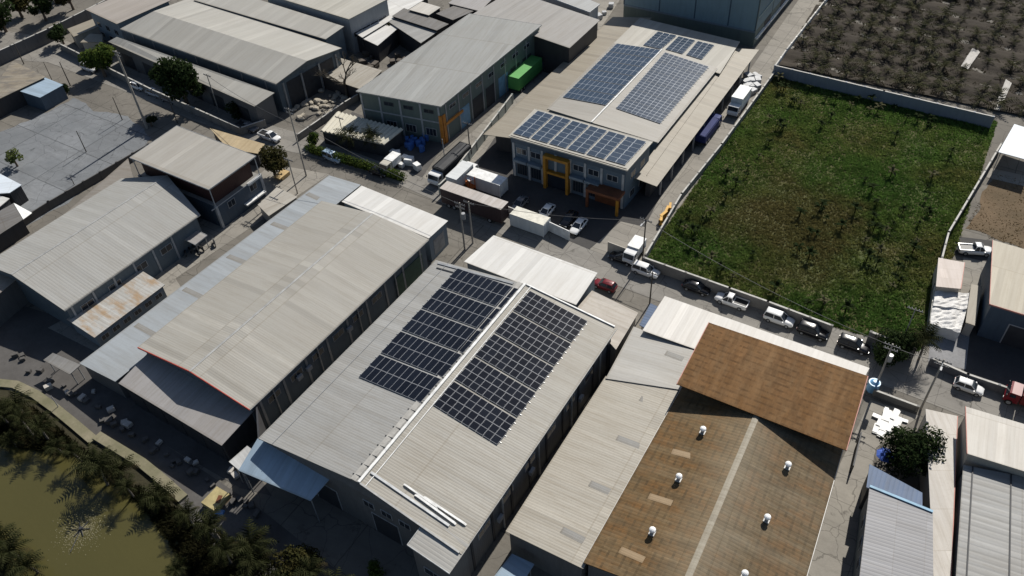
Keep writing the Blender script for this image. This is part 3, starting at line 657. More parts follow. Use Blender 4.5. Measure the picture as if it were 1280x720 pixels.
for u_ in (.73, .985): b.box('porch_pier', 'near', u_, 0, .4, 3.3, YEL if u_ > .9 else BRN, 2.4, .4)
b.box('porch_door', 'near', .86, .1, 4.6, 3.0, BRN, .2, .2)
for u_ in (.3, .7): b.window('right', u_, 5.0, 1.6, 1.3); b.window('right', u_, 1.2, 1.6, 1.3)
front = b
c1 = mono('', '', None, None, G6, WDK, 1.5, None, pts=[at(604, 168, 3.9), at(650, 174, 4.5), at(815, 22, 4.5), at(766, 21, 3.9)], root=r_, rname='side_canopy')
c2 = mono('', '', None, None, G6, WDK, 1.6, None, pts=[at(792, 222, 4.5), at(821, 233, 3.9), at(949, 62, 3.9), at(912, 60, 4.5)], root=r_, rname='side_canopy')
for k in range(10): c2.box('post', 'right', .03+k*.105, 0, .25, 3.6, M['steel'], 1.3, .25)
rear = mono('', '', None, None, FR, WGR, .3, None, pts=[at(765, 56, 4.75), at(900, 92, 4.75), at(925, 52, 4.75), at(800, 22, 4.75)], root=r_, rname='rear_roof', ribs_across=True)
for k in (.42, .47):
    mb = along(us.Rr, 0, .97+k*.05, 1, .97+k*.05, .16, .12, M['white'], ''); mb.build('cable_tray', M['white'], us.roof)
PAN_C = panel_mat('blue_black_panel', True, .19, (.030, .048, .075), (.038, .058, .09), (.36, .40, .45)); PAN_D = panel_mat('blue_black_panel_full', False, .19, (.030, .048, .075), (.038, .058, .09), (.36, .40, .45))
q_ = [hit(p, us.L) for p in ((704, 122), (757, 132), (826, 63), (771, 55))]
BN6 = ['nearest', 'second nearest', 'third nearest', 'third farthest', 'second farthest', 'farthest']
solar_band_set(q_, 6, 2, 9, .22, lambda k: f'blue-black solar panel band left of the upper ridge, {BN6[k]} of six', 'solar bands left of the upper ridge', PAN_D)
q_ = [hit(p, us.Rr) for p in ((770, 136), (825, 155), (886, 84), (831, 66))]
solar_band_set(q_, 6, 2, 9, .1, lambda k: f'blue-black solar panel band right of the upper ridge, {BN6[k]} of six', 'solar bands right of the upper ridge', PAN_C)
# front field: blocks of two columns, separated by bright walkways
pl = front.P; C4 = [hit(p, [fq[0], fq[1], fq[2], fq[3]]) for p in ((641, 167), (781, 207), (808, 178), (672, 139))]
NB = 6
BN7 = ['leftmost', 'second from the left', 'third from the left', 'third from the right', 'second from the right', 'rightmost']
for k in range(NB):
    s0, s1 = k/NB+.002, (k+1)/NB-.013
    if k == NB-1: s1 = 1.0
    q_ = [C4[0].lerp(C4[1], s0), C4[0].lerp(C4[1], s1), C4[3].lerp(C4[2], s1), C4[3].lerp(C4[2], s0)]
    solar_band_set(q_, 1, 6, 2, 0, lambda _, k=k: f'blue solar block on the upper factory front roof, {BN7[k]} of six', 'solar blocks on the upper front roof', PAN_D)
RQ = rear.q
for k, px in enumerate((((804, 57), (826, 62), (846, 45), (822, 40)), ((832, 62), (853, 68), (869, 51), (848, 46)), ((858, 69), (877, 75), (893, 57), (872, 52)))):
    q_ = [hit(p, RQ) for p in px]
    solar_band_set(q_, 1, 6, 3, 0, lambda _, k=k: f'solar panel block half shaded by the big blue building, {["left", "middle", "right"][k]} one of three', 'solar blocks on the rear roof', PAN_D)
# --- the big blue building (its roof is above the frame)
A0, A1 = at(779, 24, 0), at(941, 59, 0); A0.z = A1.z = 0
d_ = (A1-A0); back = UA*52
bb = thing('tall_building', 'huge plain blue-grey metal clad building rising out of the top edge', 'building', (A0+A1)/2+back/2)
WBB = wall_mat('wall_big_blue', (.18, .26, .30), 1.0, .02, .3)
ring = [A0, A1, A1+back, A0+back]
mb = MB(); mb.wallring([Vector((p.x, p.y, 13.3)) for p in ring], 3.5); mb.build('wall', WBB, bb)
mb = MB(); mb.wallring([Vector((p.x, p.y, 3.5)) for p in inset_ring(ring, -.02)], 0); mb.build('plinth', WGN, bb)
mb = MB(); mb.slab([Vector((p.x, p.y, 13.6)) for p in inset_ring(ring, -.3)], .3); mb.build('roof', G7, bb)
B_ = Bld(); B_.root = bb; B_.foot = ring
for u_ in (.0, .28, .55, .8, .997): B_.box('panel_joint', 'near', u_, 3.6, .25, 9.5, WNV, .05)
for z_ in (3.2, 12.4): B_.box('band', 'near', .5, z_, B_.side('near')[2], .35, WLB, .12)
for u_ in (.0, .2, .4, .6, .8): B_.box('panel_joint', 'right', u_, 3.6, .25, 9.5, WGN, .05)
B_.box('band', 'right', .5, 6.2, 51, .3, paint('pale_green_band', (.3, .38, .36), .5), .15); B_.box('ledge', 'right', .5, 1.6, 51, .3, M['white'], .5, .5)
for u_ in (.15, .35, .55, .75): B_.box('shutter', 'right', u_, 0, 4, 3.3, M['dark'], .08)
# ================================================================== right-hand side
b = mono('factory', 'beige ribbed roof with a pink edge at the right frame edge', [(1237, 380), (1345, 413), (1352, 332), (1241, 300)], [6.3, 6.3, 6.3, 6.3], roof_mat('roof_beige_right', (.34, .305, .235), .95, .05, .25, 8, seed=61), WNV, .35, M['pink'], edges=(0, 3), ribs_across=True)
b.door('near', .5, 3.5, 3.6, M['dark'])
b = mono('shed', 'small pinkish white shed roof left of the beige pink edged roof', [(1170, 358), (1201, 361), (1206, 328), (1173, 322)], [3.2, 3.2, 3.2, 3.2], PNK, WCR, .15, M['pink'], edges=(1,), ribs_across=True)
b = mono('shed', 'narrow beige lean-to roof between the white tarpaulins and dark yard', [(1207, 403), (1219, 407), (1228, 358), (1214, 355)], [2.4, 2.4, 2.6, 2.6], G6, WCR, .1, ribs_across=True)
b = mono('carport', 'white blue-tinted canopy roof at the top of the right edge', [(1248, 190), (1292, 202), (1304, 166), (1268, 155)], [3.8, 3.8, 3.8, 3.8], roof_mat('roof_white_blue', (.62, .68, .74), .6, .02, .15, 9, seed=62), None, .2, posts=True, ribs_across=True)
b = mono('shed', 'pale blue fronted white roof at the bottom with a blue rear roof', [(1069, 768), (1167, 775), (1166, 640), (1087, 608)], [5.6, 5.6, 5.6, 5.6], roof_mat('roof_silver_pattern', (.255, .255, .265), .42, .06, .2, 3, seed=63), WBG, .2, None, ribs_across=False)
along([b.q[3], b.q[2], b.q[2], b.q[3]], 0, 0, 1, 0, .3, .1, None, '').build('trim', paint('pale_cyan_trim', (.16, .32, .45), .5), b.roof)
for k in range(5): b.window('left', .2+k*.17, 2.6, 1.2, 1.2)
mono('shed', 'shaded blue ribbed roof under the dark tree at the lower right', [(1083, 609), (1153, 636), (1153, 616), (1087, 580)], [4.6, 4.6, 4.3, 4.3], BLU, WDK, .2, ribs_across=True)
mono('shed', 'long narrow white roof strip between the dark tree and the right-hand roofs', [(1168, 745), (1188, 745), (1197, 520), (1157, 511)], [3.9, 3.9, 3.9, 3.9], roof_mat('roof_white_strip', (.47, .445, .41), .5, .03, .35, 5, seed=64), WCR, .15, M['pink'], edges=(1,), ribs_across=True)
mono('warehouse', 'white ribbed roof with a pink edge at the lower right by the road', [(1209, 567), (1335, 606), (1340, 548), (1207, 508)], [6.6, 6.6, 6.6, 6.6], roof_mat('roof_cream_white', (.50, .475, .43), .45, .06, .2, 6, seed=65), WCR, .3, M['pink'], edges=(3,), ribs_across=True)
b = mono('warehouse', 'silver deeply ribbed roof in the bottom right corner', [(1192, 765), (1330, 775), (1325, 605), (1204, 581)], [5.3, 5.3, 5.3, 5.3], RBW, WCR, .3)
along([b.q[0], b.q[3], b.q[2], b.q[1]], 0, .1, 1, .1, .14, .06, None, '').build('screw_row', M['dark'], b.roof)
along([b.q[0], b.q[3], b.q[2], b.q[1]], 0, .5, 1, .5, .14, .06, None, '').build('screw_row', M['dark'], b.roof)
# ================================================================== left edge roofs
b = mono('shed', 'weathered brown grey roof at the far left edge above the gravel yard', [(-30, 138), (0, 123), (57, 96), (16, 76)], [3.8, 3.8, 3.8, 3.8], roof_mat('roof_weathered', (.27, .24, .19), .5, .05, .6, 3, spots=(.12, .11, .10), spot_amt=.3, seed=66), WDK, .3)
b = mono('shed', 'small pale blue roofed shed beside the weathered roof at the gravel yard', [(25, 114), (50, 122), (79, 106), (54, 96)], [3.4, 3.2, 3.2, 3.4], PBL, WNV, .15)
b = mono('shed', 'white and pale blue small roof at the left edge beside the gravel yard', [(-20, 243), (12, 241), (27, 231), (-6, 214)], [3.4, 3.4, 3.4, 3.4], roof_mat('roof_paleblue_white', (.60, .66, .72), .5, .03, .2, 4, seed=67), WDK, .15)
b = mono('shed', 'small white roof at the left edge below the pale blue one', [(-30, 272), (0, 258), (12, 248), (-15, 240)], [3.0, 3.0, 3.0, 3.0], G4, WDK, .15)
b = mono('shed', 'dark grey low roof with a white end triangle at the left edge', [(-30, 312), (29, 274), (17, 254), (-40, 285)], [3.0, 3.0, 3.0, 3.0], G8, WDK, .15)
mb = MB(); mb.slab([at(29, 274, 3.05), at(40, 266, 2.6), at(18, 254, 3.05), at(17, 254, 3.06)], .06); mb.build('end_sheet', M['white'], b.root)
# ================================================================== ground sheets
GRD_M = mottled('dusty_ground', (.20, .185, .16), (.13, .12, .105), .08, .9, .04, joints=9.0)
CONC_M = mottled('concrete_yard', (.29, .27, .235), (.235, .22, .195), .12, .85, .02, .6, joints=5.0)
ROAD_M = mottled('concrete_road', (.255, .24, .215), (.205, .195, .178), .1, .85, .02, .7, joints=4.0)
DARK_YARD_M = mottled('dark_yard', (.075, .072, .07), (.055, .053, .052), .15, .9, .03, .7)
GRAV_M = mottled('blue_grey_gravel', (.215, .225, .235), (.14, .15, .16), .1, .95, .06, 1.0, 5, joints=13.0)
DIRT_M = mottled('brown_dirt', (.17, .12, .075), (.10, .075, .045), .12, .95, .08, 1.0)
SOIL_M = mottled('grey_brown_soil', (.05, .041, .031), (.03, .025, .02), .1, .95, .15, 1.0)
FIELD_M = mottled('field_soil', (.065, .085, .028), (.085, .07, .03), .06, .95, .1, 1.0)
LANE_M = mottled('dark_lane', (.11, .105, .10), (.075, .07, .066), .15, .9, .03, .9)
BANK_M = mottled('mossy_concrete_bank', (.24, .215, .15), (.14, .135, .08), .3, .9, .04, .9)
s = NT('muddy_water', .12); p_ = s.pos(); nz = s.noise(p_, .08, 4); s.l(s.mix(nz, (.076, .068, .023), (.058, .053, .019)), s.b.inputs['Base Color'])
s.bump(s.noise(p_, 1.5, 5), .3, .06); WATER_M = s.m
mb = MB(); S = 900
mb.face([(-S, -S+200, 0), (S, -S+200, 0), (S, S+200, 0), (-S, S+200, 0)]); o = mb.build('ground', GRD_M); o['kind'] = 'structure'
ground_poly('gravel_yard', [(0, 165), (58, 140), (92, 122), (125, 140), (165, 148), (192, 172), (165, 200), (-60, 350), (-60, 200)], .02, GRAV_M, .5)
ground_poly('street', [(-40, 72), (60, 78), (150, 112), (240, 150), (330, 182), (390, 196), (470, 218), (560, 258), (640, 300), (740, 345), (800, 368), (960, 428), (1085, 474), (1190, 515), (1340, 570), (1340, 500), (1190, 445), (1060, 415), (985, 392), (905, 360), (805, 325), (700, 285), (600, 245), (520, 206), (420, 180), (340, 157), (240, 118), (150, 80), (85, 52), (-40, 30)], .03, ROAD_M)
ground_poly('side_street', [(528, 222), (575, 243), (640, 168), (680, 120), (748, 40), (775, 0), (735, -10), (700, 60), (640, 120), (590, 165)], .045, CONC_M)
ground_poly('factory_yard', [(575, 243), (620, 262), (737, 312), (776, 277), (806, 284), (830, 236), (800, 215), (620, 170), (600, 200)], .06, DARK_YARD_M)  # yard sheet in a darker ground colour than the street
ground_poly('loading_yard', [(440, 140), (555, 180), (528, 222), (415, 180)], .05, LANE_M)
ground_poly('driveway', [(737, 312), (776, 276), (803, 283), (830, 240), (880, 170), (958, 58), (1005, -10), (1045, -10), (968, 92), (902, 183), (806, 322), (790, 332)], .05, CONC_M)
ground_poly('courtyard', [(208, 356), (412, 218), (340, 205), (262, 270), (160, 340)], .04, CONC_M)
ground_poly('courtyard', [(120, 440), (230, 365), (208, 330), (60, 410)], .055, CONC_M)
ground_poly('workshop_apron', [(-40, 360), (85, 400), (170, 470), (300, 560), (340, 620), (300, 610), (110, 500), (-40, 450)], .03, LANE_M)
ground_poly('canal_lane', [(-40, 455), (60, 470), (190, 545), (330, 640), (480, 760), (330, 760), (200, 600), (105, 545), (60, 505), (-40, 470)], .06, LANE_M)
ground_poly('driveway', [(985, 800), (1050, 580), (1088, 500), (1150, 520), (1095, 560), (1075, 650), (1055, 800)], .04, CONC_M)
ground_poly('paved_yard', [(1160, 452), (1207, 462), (1213, 410), (1165, 400)], .05, mottled('grey_paving', (.27, .27, .275), (.2, .2, .205), .3, .85, .02))
ground_poly('paved_yard', [(1200, 475), (1345, 520), (1345, 405), (1215, 375), (1208, 405)], .04, DARK_YARD_M)
ground_poly('dirt_lot', [(1205, 285), (1245, 215), (1345, 235), (1345, 335)], .03, DIRT_M, .4)
ground_poly('paved_yard', [(1233, 222), (1345, 248), (1345, 235), (1238, 210)], .05, CONC_M)
ground_poly('paved_yard', [(1186, 316), (1242, 330), (1247, 302), (1198, 296)], .05, DARK_YARD_M)
ground_poly('paved_yard', [(1200, 370), (1240, 378), (1246, 330), (1204, 322)], .06, CONC_M)
fieldp = [(806, 322), (968, 92), (1247, 152), (1158, 420), (1150, 440), (1040, 408)]
ground_poly('field_ground', fieldp, .02, FIELD_M)
ground_poly('bank_soil', [(-60, 470), (20, 480), (70, 510), (118, 550), (178, 580), (230, 625), (300, 680), (400, 790), (250, 800), (200, 700), (60, 600), (-60, 600)], .022, mottled('dark_bank_soil', (.045, .04, .022), (.03, .028, .016), .3, .95, .1, 1.0))
# water and its bank
ground_poly('pond_water', [(-160, 530), (0, 560), (62, 556), (95, 566), (140, 592), (185, 625), (235, 690), (280, 760), (-160, 860)], .03, WATER_M)
def ribbon(name, pts, w_, z0, z1, mat, label, cat, structure=False):
    mb = MB(); P = [at(*p) for p in pts]; L = []; Rr = []
    for i, p in enumerate(P):
        d = (P[min(i+1, len(P)-1)]-P[max(i-1, 0)]).normalized(); n = Vector((-d.y, d.x, 0))
        L.append(p+n*w_/2); Rr.append(p-n*w_/2)
    rings = [[Vector((l.x, l.y, z0)), Vector((r.x, r.y, z0)), Vector((r.x, r.y, z1)), Vector((l.x, l.y, z1))] for l, r in zip(L, Rr)]
    mb.loft(rings)
    if structure: o = mb.build(name, mat); o['kind'] = 'structure'; return o
    return mb.build_top(name, mat, label, cat)
ribbon('canal_bank', [(-20, 478), (20, 482), (45, 494), (70, 512), (92, 530), (118, 552)], 1.3, -.5, .32, BANK_M, '', '', True)
ribbon('canal_bank', [(122, 546), (150, 563), (178, 580), (205, 602), (230, 625)], 1.3, -.5, .42, BANK_M, '', '', True)
# bubbling aerator patch on the pond
random.seed(5); mb = MB(); c = at(102, 662)
for i in range(1500):
    a = random.uniform(0, 6.283); r_ = abs(random.gauss(1.2, 1.1)); p = c+Vector((r_*math.cos(a), r_*math.sin(a), .035)); k = random.uniform(.015, .07)
    mb.loft([[p+Vector((k*math.cos(t*1.0472), k*math.sin(t*1.0472), 0)) for t in range(6)], [p+Vector((k*.5*math.cos(t*1.0472), k*.5*math.sin(t*1.0472), k*.6)) for t in range(6)]])
FOAM = paint('foam', (.22, .20, .12), .7)
o = mb.build_top('foam', FOAM, 'patch of pale foam bubbling on the muddy pond', 'foam', None, 'stuff', loc=c)
r_ = thing('pond_aerator', 'small floating aerator in the middle of the pale foam on the pond', 'aerator', c)
mb = MB()
for i in range(6):
    a = i*1.047; mb.tube(c+Vector((0, 0, .2)), c+Vector((1.1*math.cos(a), 1.1*math.sin(a), .12)), .05, n=5)
mb.build('paddle_arm', M['dark'], r_); mb = MB(); mb.tube(c+Vector((0, 0, .03)), c+Vector((0, 0, .4)), .28, .2, 10); mb.build('float', M['dark'], r_)
mb = MB(); mb.tube(c+Vector((0, 0, .15)), at(88, 690, .15), .05, n=5); mb.build('boom', M['dark'], r_)
# ================================================================== boundary walls
WT = paint('wall_top', (.42, .41, .38), .7)
def wall_line(name, label, pts, h, t, mat, top=True, cat='wall', piers=3.0):
    P = [at(p[0], p[1], h) for p in pts]; r_ = thing(name, label, cat, (P[0].x, P[0].y, 0))
    for a, c in zip(P, P[1:]):
        d = c-a; ang = math.atan2(d.y, d.x); m_ = (a+c)/2; mb = MB(); mb.box((m_.x, m_.y, h/2), (d.length, t, h), ang); mb.build('panel', mat, r_)
        if top: mb = MB(); mb.box((m_.x, m_.y, h+.04), (d.length+.02, t+.08, .08), ang); mb.build('coping', WT, r_)
        n = int(d.length/piers) if piers else 0; mb = MB()
        for k in range(n+1):
            p = a+d*(k/max(1, n)); mb.box((p.x, p.y, (h+.12)/2), (t+.14, t+.14, h+.12), ang)
        if n: mb.build('pier', mat, r_)
    return r_
CW = mottled('grey_block_wall', (.22, .215, .205), (.17, .165, .155), .5, .9, .02)
wall_line('boundary_wall', 'grey block wall with pale coping between the parked cars and the green field', [(805, 322), (912, 360), (960, 377), (1040, 407)], 1.9, .2, CW)
wall_line('boundary_wall', 'long low wall between the factory driveway and the green field', [(807, 318), (852, 242), (902, 180), (968, 90)], 1.3, .18, CW)
wall_line('boundary_wall', 'blue-grey wall along the far side of the green field', [(969, 82), (1105, 114), (1242, 146)], 2.4, .2, wall_mat('wall_blue_precast', (.20, .22, .26), 3, .02, .3))
wall_line('boundary_wall', 'white topped wall on the right side of the green field', [(1252, 179), (1186, 290), (1169, 356), (1163, 402)], 1.8, .18, CW)
wall_line('boundary_wall', 'thin pale wall on the left edge of the palm plantation', [(969, 82), (983, 62), (1030, 2), (1050, -20)], 1.0, .18, M['white'])
wall_line('boundary_wall', 'short white topped wall by the dark gateway at the field corner', [(1089, 415), (1144, 436)], 2.2, .25, CW)
wall_line('boundary_wall', 'dark boundary wall across the upper left corner', [(-20, 72), (60, 36), (136, -2)], 3.0, .25, wall_mat('wall_dark_precast', (.12, .12, .125), 3, .02, .5))
wall_line('boundary_wall', 'dark edged wall between the gravel yard and the left workshop', [(-10, 296), (60, 252), (185, 180)], 1.6, .2, wall_mat('wall_brown_dark', (.1, .095, .09), 3, .02, .5), False)
wall_line('boundary_wall', 'low street wall along the front of the upper left lean-to', [(75, 55), (190, 112), (300, 160), (330, 150)], 1.6, .2, CW)
wall_line('boundary_wall', 'low wall between the scrap pile and the corrugated shed', [(372, 168), (430, 128), (450, 116)], 1.4, .2, CW)
wall_line('panel_wall', 'white panel wall beside the white container at the factory yard', [(686, 277), (712, 289)], 2.0, .15, M['white'], False, 'wall', 0)
wall_line('boundary_wall', 'grey roadside wall between the truck and white containers', [(549, 231), (566, 215), (640, 118)], 2.0, .2, wall_mat('wall_grey_green2', (.25, .28, .27), 3, .02, .3))
wall_line('boundary_wall', 'white rail wall behind the long trailer', [(624, 254), (686, 277)], 1.2, .15, WWH, False, 'wall', 0)
wall_line('boundary_wall', 'beige wall panel beside the small white truck at the driveway', [(760, 302), (784, 311)], 2.0, .15, WCR, False, 'wall', 0)
wall_line('boundary_wall', 'dark low wall in front of the paved yard at the lower right', [(1165, 448), (1210, 468), (1290, 495)], 1.3, .2, wall_mat('wall_slate', (.12, .125, .14), 3, .02, .4))
wall_line('boundary_wall', 'thin dark upright strip beside the brown factory driveway', [(1077, 540), (1067, 582)], 1.6, .15, M['dark'], False, 'wall', 0)  # narrow dark upright strip at the driveway edge
wall_line('boundary_wall', 'grey kerb wall on the near side of the street by the white sacks', [(1094, 488), (1148, 508)], 1.0, .2, CW)

g0, g1 = at(322, 508, 5.1), at(322, 548, 6.3); r_ = thing('panel_wall', 'added dark sheet screen shading the narrow gap between the beige factory and the solar factory', 'sun screen', (g0.x, g0.y, 0))  # added screen, keeps sun coming down the gap off the ground in front
d = (g1-g0); d.z = 0; m_ = (g0+g1)/2; mb = MB(); mb.box((m_.x, m_.y, 2.8), (d.length+.2, .12, 5.6), math.atan2(d.y, d.x)); mb.build('sheet', WDK, r_)
mb = MB(); mb.box((m_.x, m_.y, 5.66), (d.length+.2, .2, .12), math.atan2(d.y, d.x)); mb.build('rail', M['dark'], r_)
# ================================================================== vehicles
TYRE = paint('tyre_rubber', (.012, .012, .012), .8); RIM = paint('rim_metal', (.4, .41, .42), .35, .5); HL = gloss('headlight_lens', (.6, .62, .62), .15); TL = gloss('tail_light_lens', (.3, .02, .015), .2); TRIM = paint('black_trim', (.015, .015, .016), .5)
PC = {'white': gloss('car_white', (.72, .72, .71)), 'black': gloss('car_black', (.010, .010, .012), .2, .3), 'silver': gloss('car_silver', (.38, .40, .42), .3), 'red': gloss('car_red', (.30, .02, .025)),
      'darkred': gloss('car_dark_red', (.16, .012, .018), .35, .2), 'grey': gloss('car_grey', (.10, .105, .115)), 'blue': gloss('car_navy', (.02, .035, .14)), 'green': gloss('truck_green', (.10, .36, .08), .5, .2), 'cream': gloss('car_cream', (.5, .47, .4)), 'lblue': gloss('car_light_blue', (.32, .42, .52))}
def wheel(parent, x, y, r=.33, w_=.22):
    mb = MB(); mb.tube((x, y-w_/2, r), (x, y+w_/2, r), r, n=14)
    t = mb.build('wheel', TYRE, parent); sg = 1 if y > 0 else -1
    mb = MB(); mb.tube((x, y+sg*(w_/2-.01), r), (x, y+sg*(w_/2+.015), r), r*.62, n=10); mb.build('rim', RIM, t)
def car(kind, colour, label, px, ang, group=None):
    r_ = thing('parked_' + {'sedan': 'car', 'suv': 'car', 'hatch': 'car', 'pickup': 'pickup'}[kind], label, {'pickup': 'pickup truck'}.get(kind, 'car'), (0, 0, 0), 0, group)
    P = PC[colour]
    L, Wd, zb, zr = {'sedan': (4.5, .87, .93, 1.45), 'suv': (4.6, .92, 1.05, 1.72), 'hatch': (3.9, .83, .95, 1.5), 'pickup': (5.2, .92, 1.0, 1.75)}[kind]; h = L/2
    nose = {'sedan': .78, 'suv': .95, 'hatch': .82, 'pickup': .98}[kind]
    st = [(-h, .74, .42, zb*.86), (-h+.1, .9, .28, zb*.97), (-h*.55, 1, .2, zb), (0, 1, .2, zb*.99), (h*.45, .99, .2, zb*.97), (h*.8, .95, .25, nose), (h-.1, .85, .3, nose*.9), (h, .7, .4, nose*.78)]
    rings = []
    for x, wf, zl, zt in st:
        w_ = Wd*wf; rings.append([Vector((x, y, z)) for y, z in ((-w_*.88, zl), (w_*.88, zl), (w_, zl+.18), (w_*1.0, zt-.22), (w_*.9, zt-.04), (w_*.55, zt+.01), (-w_*.55, zt+.01), (-w_*.9, zt-.04), (-w_, zt-.22), (-w_, zl+.18))])
    mb = MB(); mb.loft(rings); body = mb.build('body', P, r_, smooth=True)
    # greenhouse
    xb0, xb1, xt0, xt1 = {'sedan': (-h*.84, h*.47, -h*.5, h*.12), 'suv': (-h*.97, h*.45, -h*.88, h*.12), 'hatch': (-h*.95, h*.5, -h*.75, h*.12), 'pickup': (-h*.12, h*.55, -h*.06, h*.28)}[kind]
    wb, wt = Wd*.86, Wd*.68; z0 = zb-.02
    B = [Vector((xb0, -wb, z0)), Vector((xb1, -wb, z0)), Vector((xb1, wb, z0)), Vector((xb0, wb, z0))]; T = [Vector((xt0, -wt, zr)), Vector((xt1, -wt, zr)), Vector((xt1, wt, zr)), Vector((xt0, wt, zr))]
    for nm, i in (('side_window', 0), ('windscreen', 1), ('side_window', 2), ('rear_window', 3)):
        j = (i+1) % 4; mb = MB(); q = [B[i], B[j], T[j], T[i]]; cen = sum(q, Vector())/4; n_ = (q[1]-q[0]).cross(q[3]-q[0]).normalized()
        mb.loft([[p.copy() for p in q], [p.lerp(cen, .02)-n_*.05 for p in q]]); mb.build(nm, M['glass'], r_)
    mb = MB(); c = Vector(((xt0+xt1)/2, 0, zr))
    lo = [p.lerp(c, -.04)+Vector((0, 0, -.04)) for p in T]; mid = [p.lerp(c, .0)+Vector((0, 0, .02)) for p in T]; hi = [p.lerp(c, .25)+Vector((0, 0, .06)) for p in T]
    for p_ in (lo, mid): pass
    def ring(k, dz): return [Vector((c.x+(p_.x-c.x)*k*(1 if abs(s2) == 1 else 1), c.y+(p_.y-c.y)*k, zr+dz)) for p_, s2 in ((q2, 1) for i4 in range(4) for q2 in (T[i4], T[i4].lerp(T[(i4+1) % 4], .5)*1.0+(T[i4].lerp(T[(i4+1) % 4], .5)-c)*.03))]
    mb.loft([ring(1.03, -.04), ring(1.0, .01), ring(.86, .045), ring(.6, .075), ring(.3, .09), ring(.05, .094)]); mb.build('roof', P, r_, smooth=True)
    mb = MB()
    for i in range(4): mb.tube(B[i], T[i], .055, n=5)
    for y in (-1, 1):
        xm = (xb0+xb1)/2-.1; mb.tube((xm, y*wb, z0), (xm-.05, y*wt, zr), .05, n=5)
    mb.build('pillar', P, r_)
    if kind == 'pickup':
        mb = MB(); mb.box((-h*.56, 0, zb-.02), (h*.78, Wd*1.55, .06)); mb.build('cargo_bed', TRIM, r_)
        mb = MB()
        for y in (-1, 1): mb.box((-h*.56, y*Wd*.88, zb+.06), (h*.85, .1, .2))
        mb.box((-h*.98, 0, zb+.06), (.1, Wd*1.7, .2)); mb.build('bed_side', P, r_)
    for sy in (-1, 1):
        mb = MB(); mb.box((h-.1, sy*Wd*.6, nose*.74), (.16, .38, .14)); mb.build('headlight', HL, r_)
        mb = MB(); mb.box((-h+.05, sy*Wd*.68, zb*.76), (.1, .26, .2)); mb.build('tail_light', TL, r_)
        mb = MB(); mb.box((xb1-.25, sy*(Wd+.1), zb+.05), (.14, .2, .13)); mb.build('mirror', P, r_)
        for x in (-h*.6, h*.62): wheel(r_, x, sy*(Wd-.08), .34 if kind != 'pickup' else .38)
    mb = MB(); mb.box((h-.02, 0, nose*.5), (.06, 1.1, .16)); mb.build('grille', TRIM, r_)
    p = at(*px); r_.location = (p.x, p.y, .045); r_.rotation_euler = (0, 0, ang); r_.scale = (.93, .93, .93); return r_
ROW = AZ-math.pi/2
g = 'cars parked along the field wall'
car('sedan', 'black', 'black car by the small white truck, first in the row along the field wall', (777, 326), ROW+math.pi, g)
car('suv', 'white', 'white car in the road row between the first and second black cars', (807, 342), ROW, g)
car('sedan', 'black', 'black car parked alone between two white cars near the start of the field wall', (870, 363), ROW, g)
car('pickup', 'white', 'white pickup with a dark cargo bed parked along the field wall', (914, 380), ROW+math.pi, g)
car('suv', 'white', 'white car between a white pickup and a black car along the field wall', (973, 402), ROW, g)
car('suv', 'black', 'black car parked right after the white one near the end of the field wall', (1015, 418), ROW, g)
car('suv', 'black', 'last black car of the row, next to the dark gateway', (1066, 435), ROW, g)
car('hatch', 'white', 'white car on the road in front of the dark paved yard at the right', (1209, 487), ROW)
car('hatch', 'darkred', 'dark red car half hidden behind the white flat roof by the road', (756, 360), ROW+math.pi)
car('suv', 'lblue', 'pale silver-blue car driving on the street beside the green hedge', (417, 200), ROW-.08)
car('hatch', 'black', 'black car on the shaded street behind the pale silver-blue car', (474, 218), ROW)
g = 'cars parked in the factory yard'
car('sedan', 'white', 'white car rightmost in the shaded yard of the upper solar factory', (723, 286), AZ+math.pi, g)
car('sedan', 'black', 'dark car beside the rightmost white car in the shaded yard', (711, 277), AZ+math.pi, g)
car('sedan', 'white', 'white car behind the white container in the shaded yard', (683, 268), AZ+math.pi, g)
car('sedan', 'grey', 'grey car leftmost in the shaded yard of the upper solar factory', (650, 258), AZ+math.pi, g)
g = 'cars parked under the street trees'
car('suv', 'white', 'white car leftmost under the street trees at the upper left', (113, 88), ROW, g)
car('hatch', 'white', 'white car between the bushy tree and the big dark tree, by the tall pole', (174, 111), ROW, g)
car('sedan', 'silver', 'silver car second from the tall pole under the street trees', (194, 119), ROW, g)
car('sedan', 'grey', 'grey car at the foot of the big dark street tree', (213, 127), ROW, g)
g = 'vehicles at the street corner by the pale house'
car('pickup', 'grey', 'dark grey pickup on the street behind the tall flat roofed house', (310, 162), ROW, g)
car('pickup', 'white', 'white pickup on the street beside the dark grey pickup', (338, 174), ROW, g)
car('pickup', 'white', 'white pickup in the small dark yard left of the beige right-hand roof', (1217, 316), R(-12))
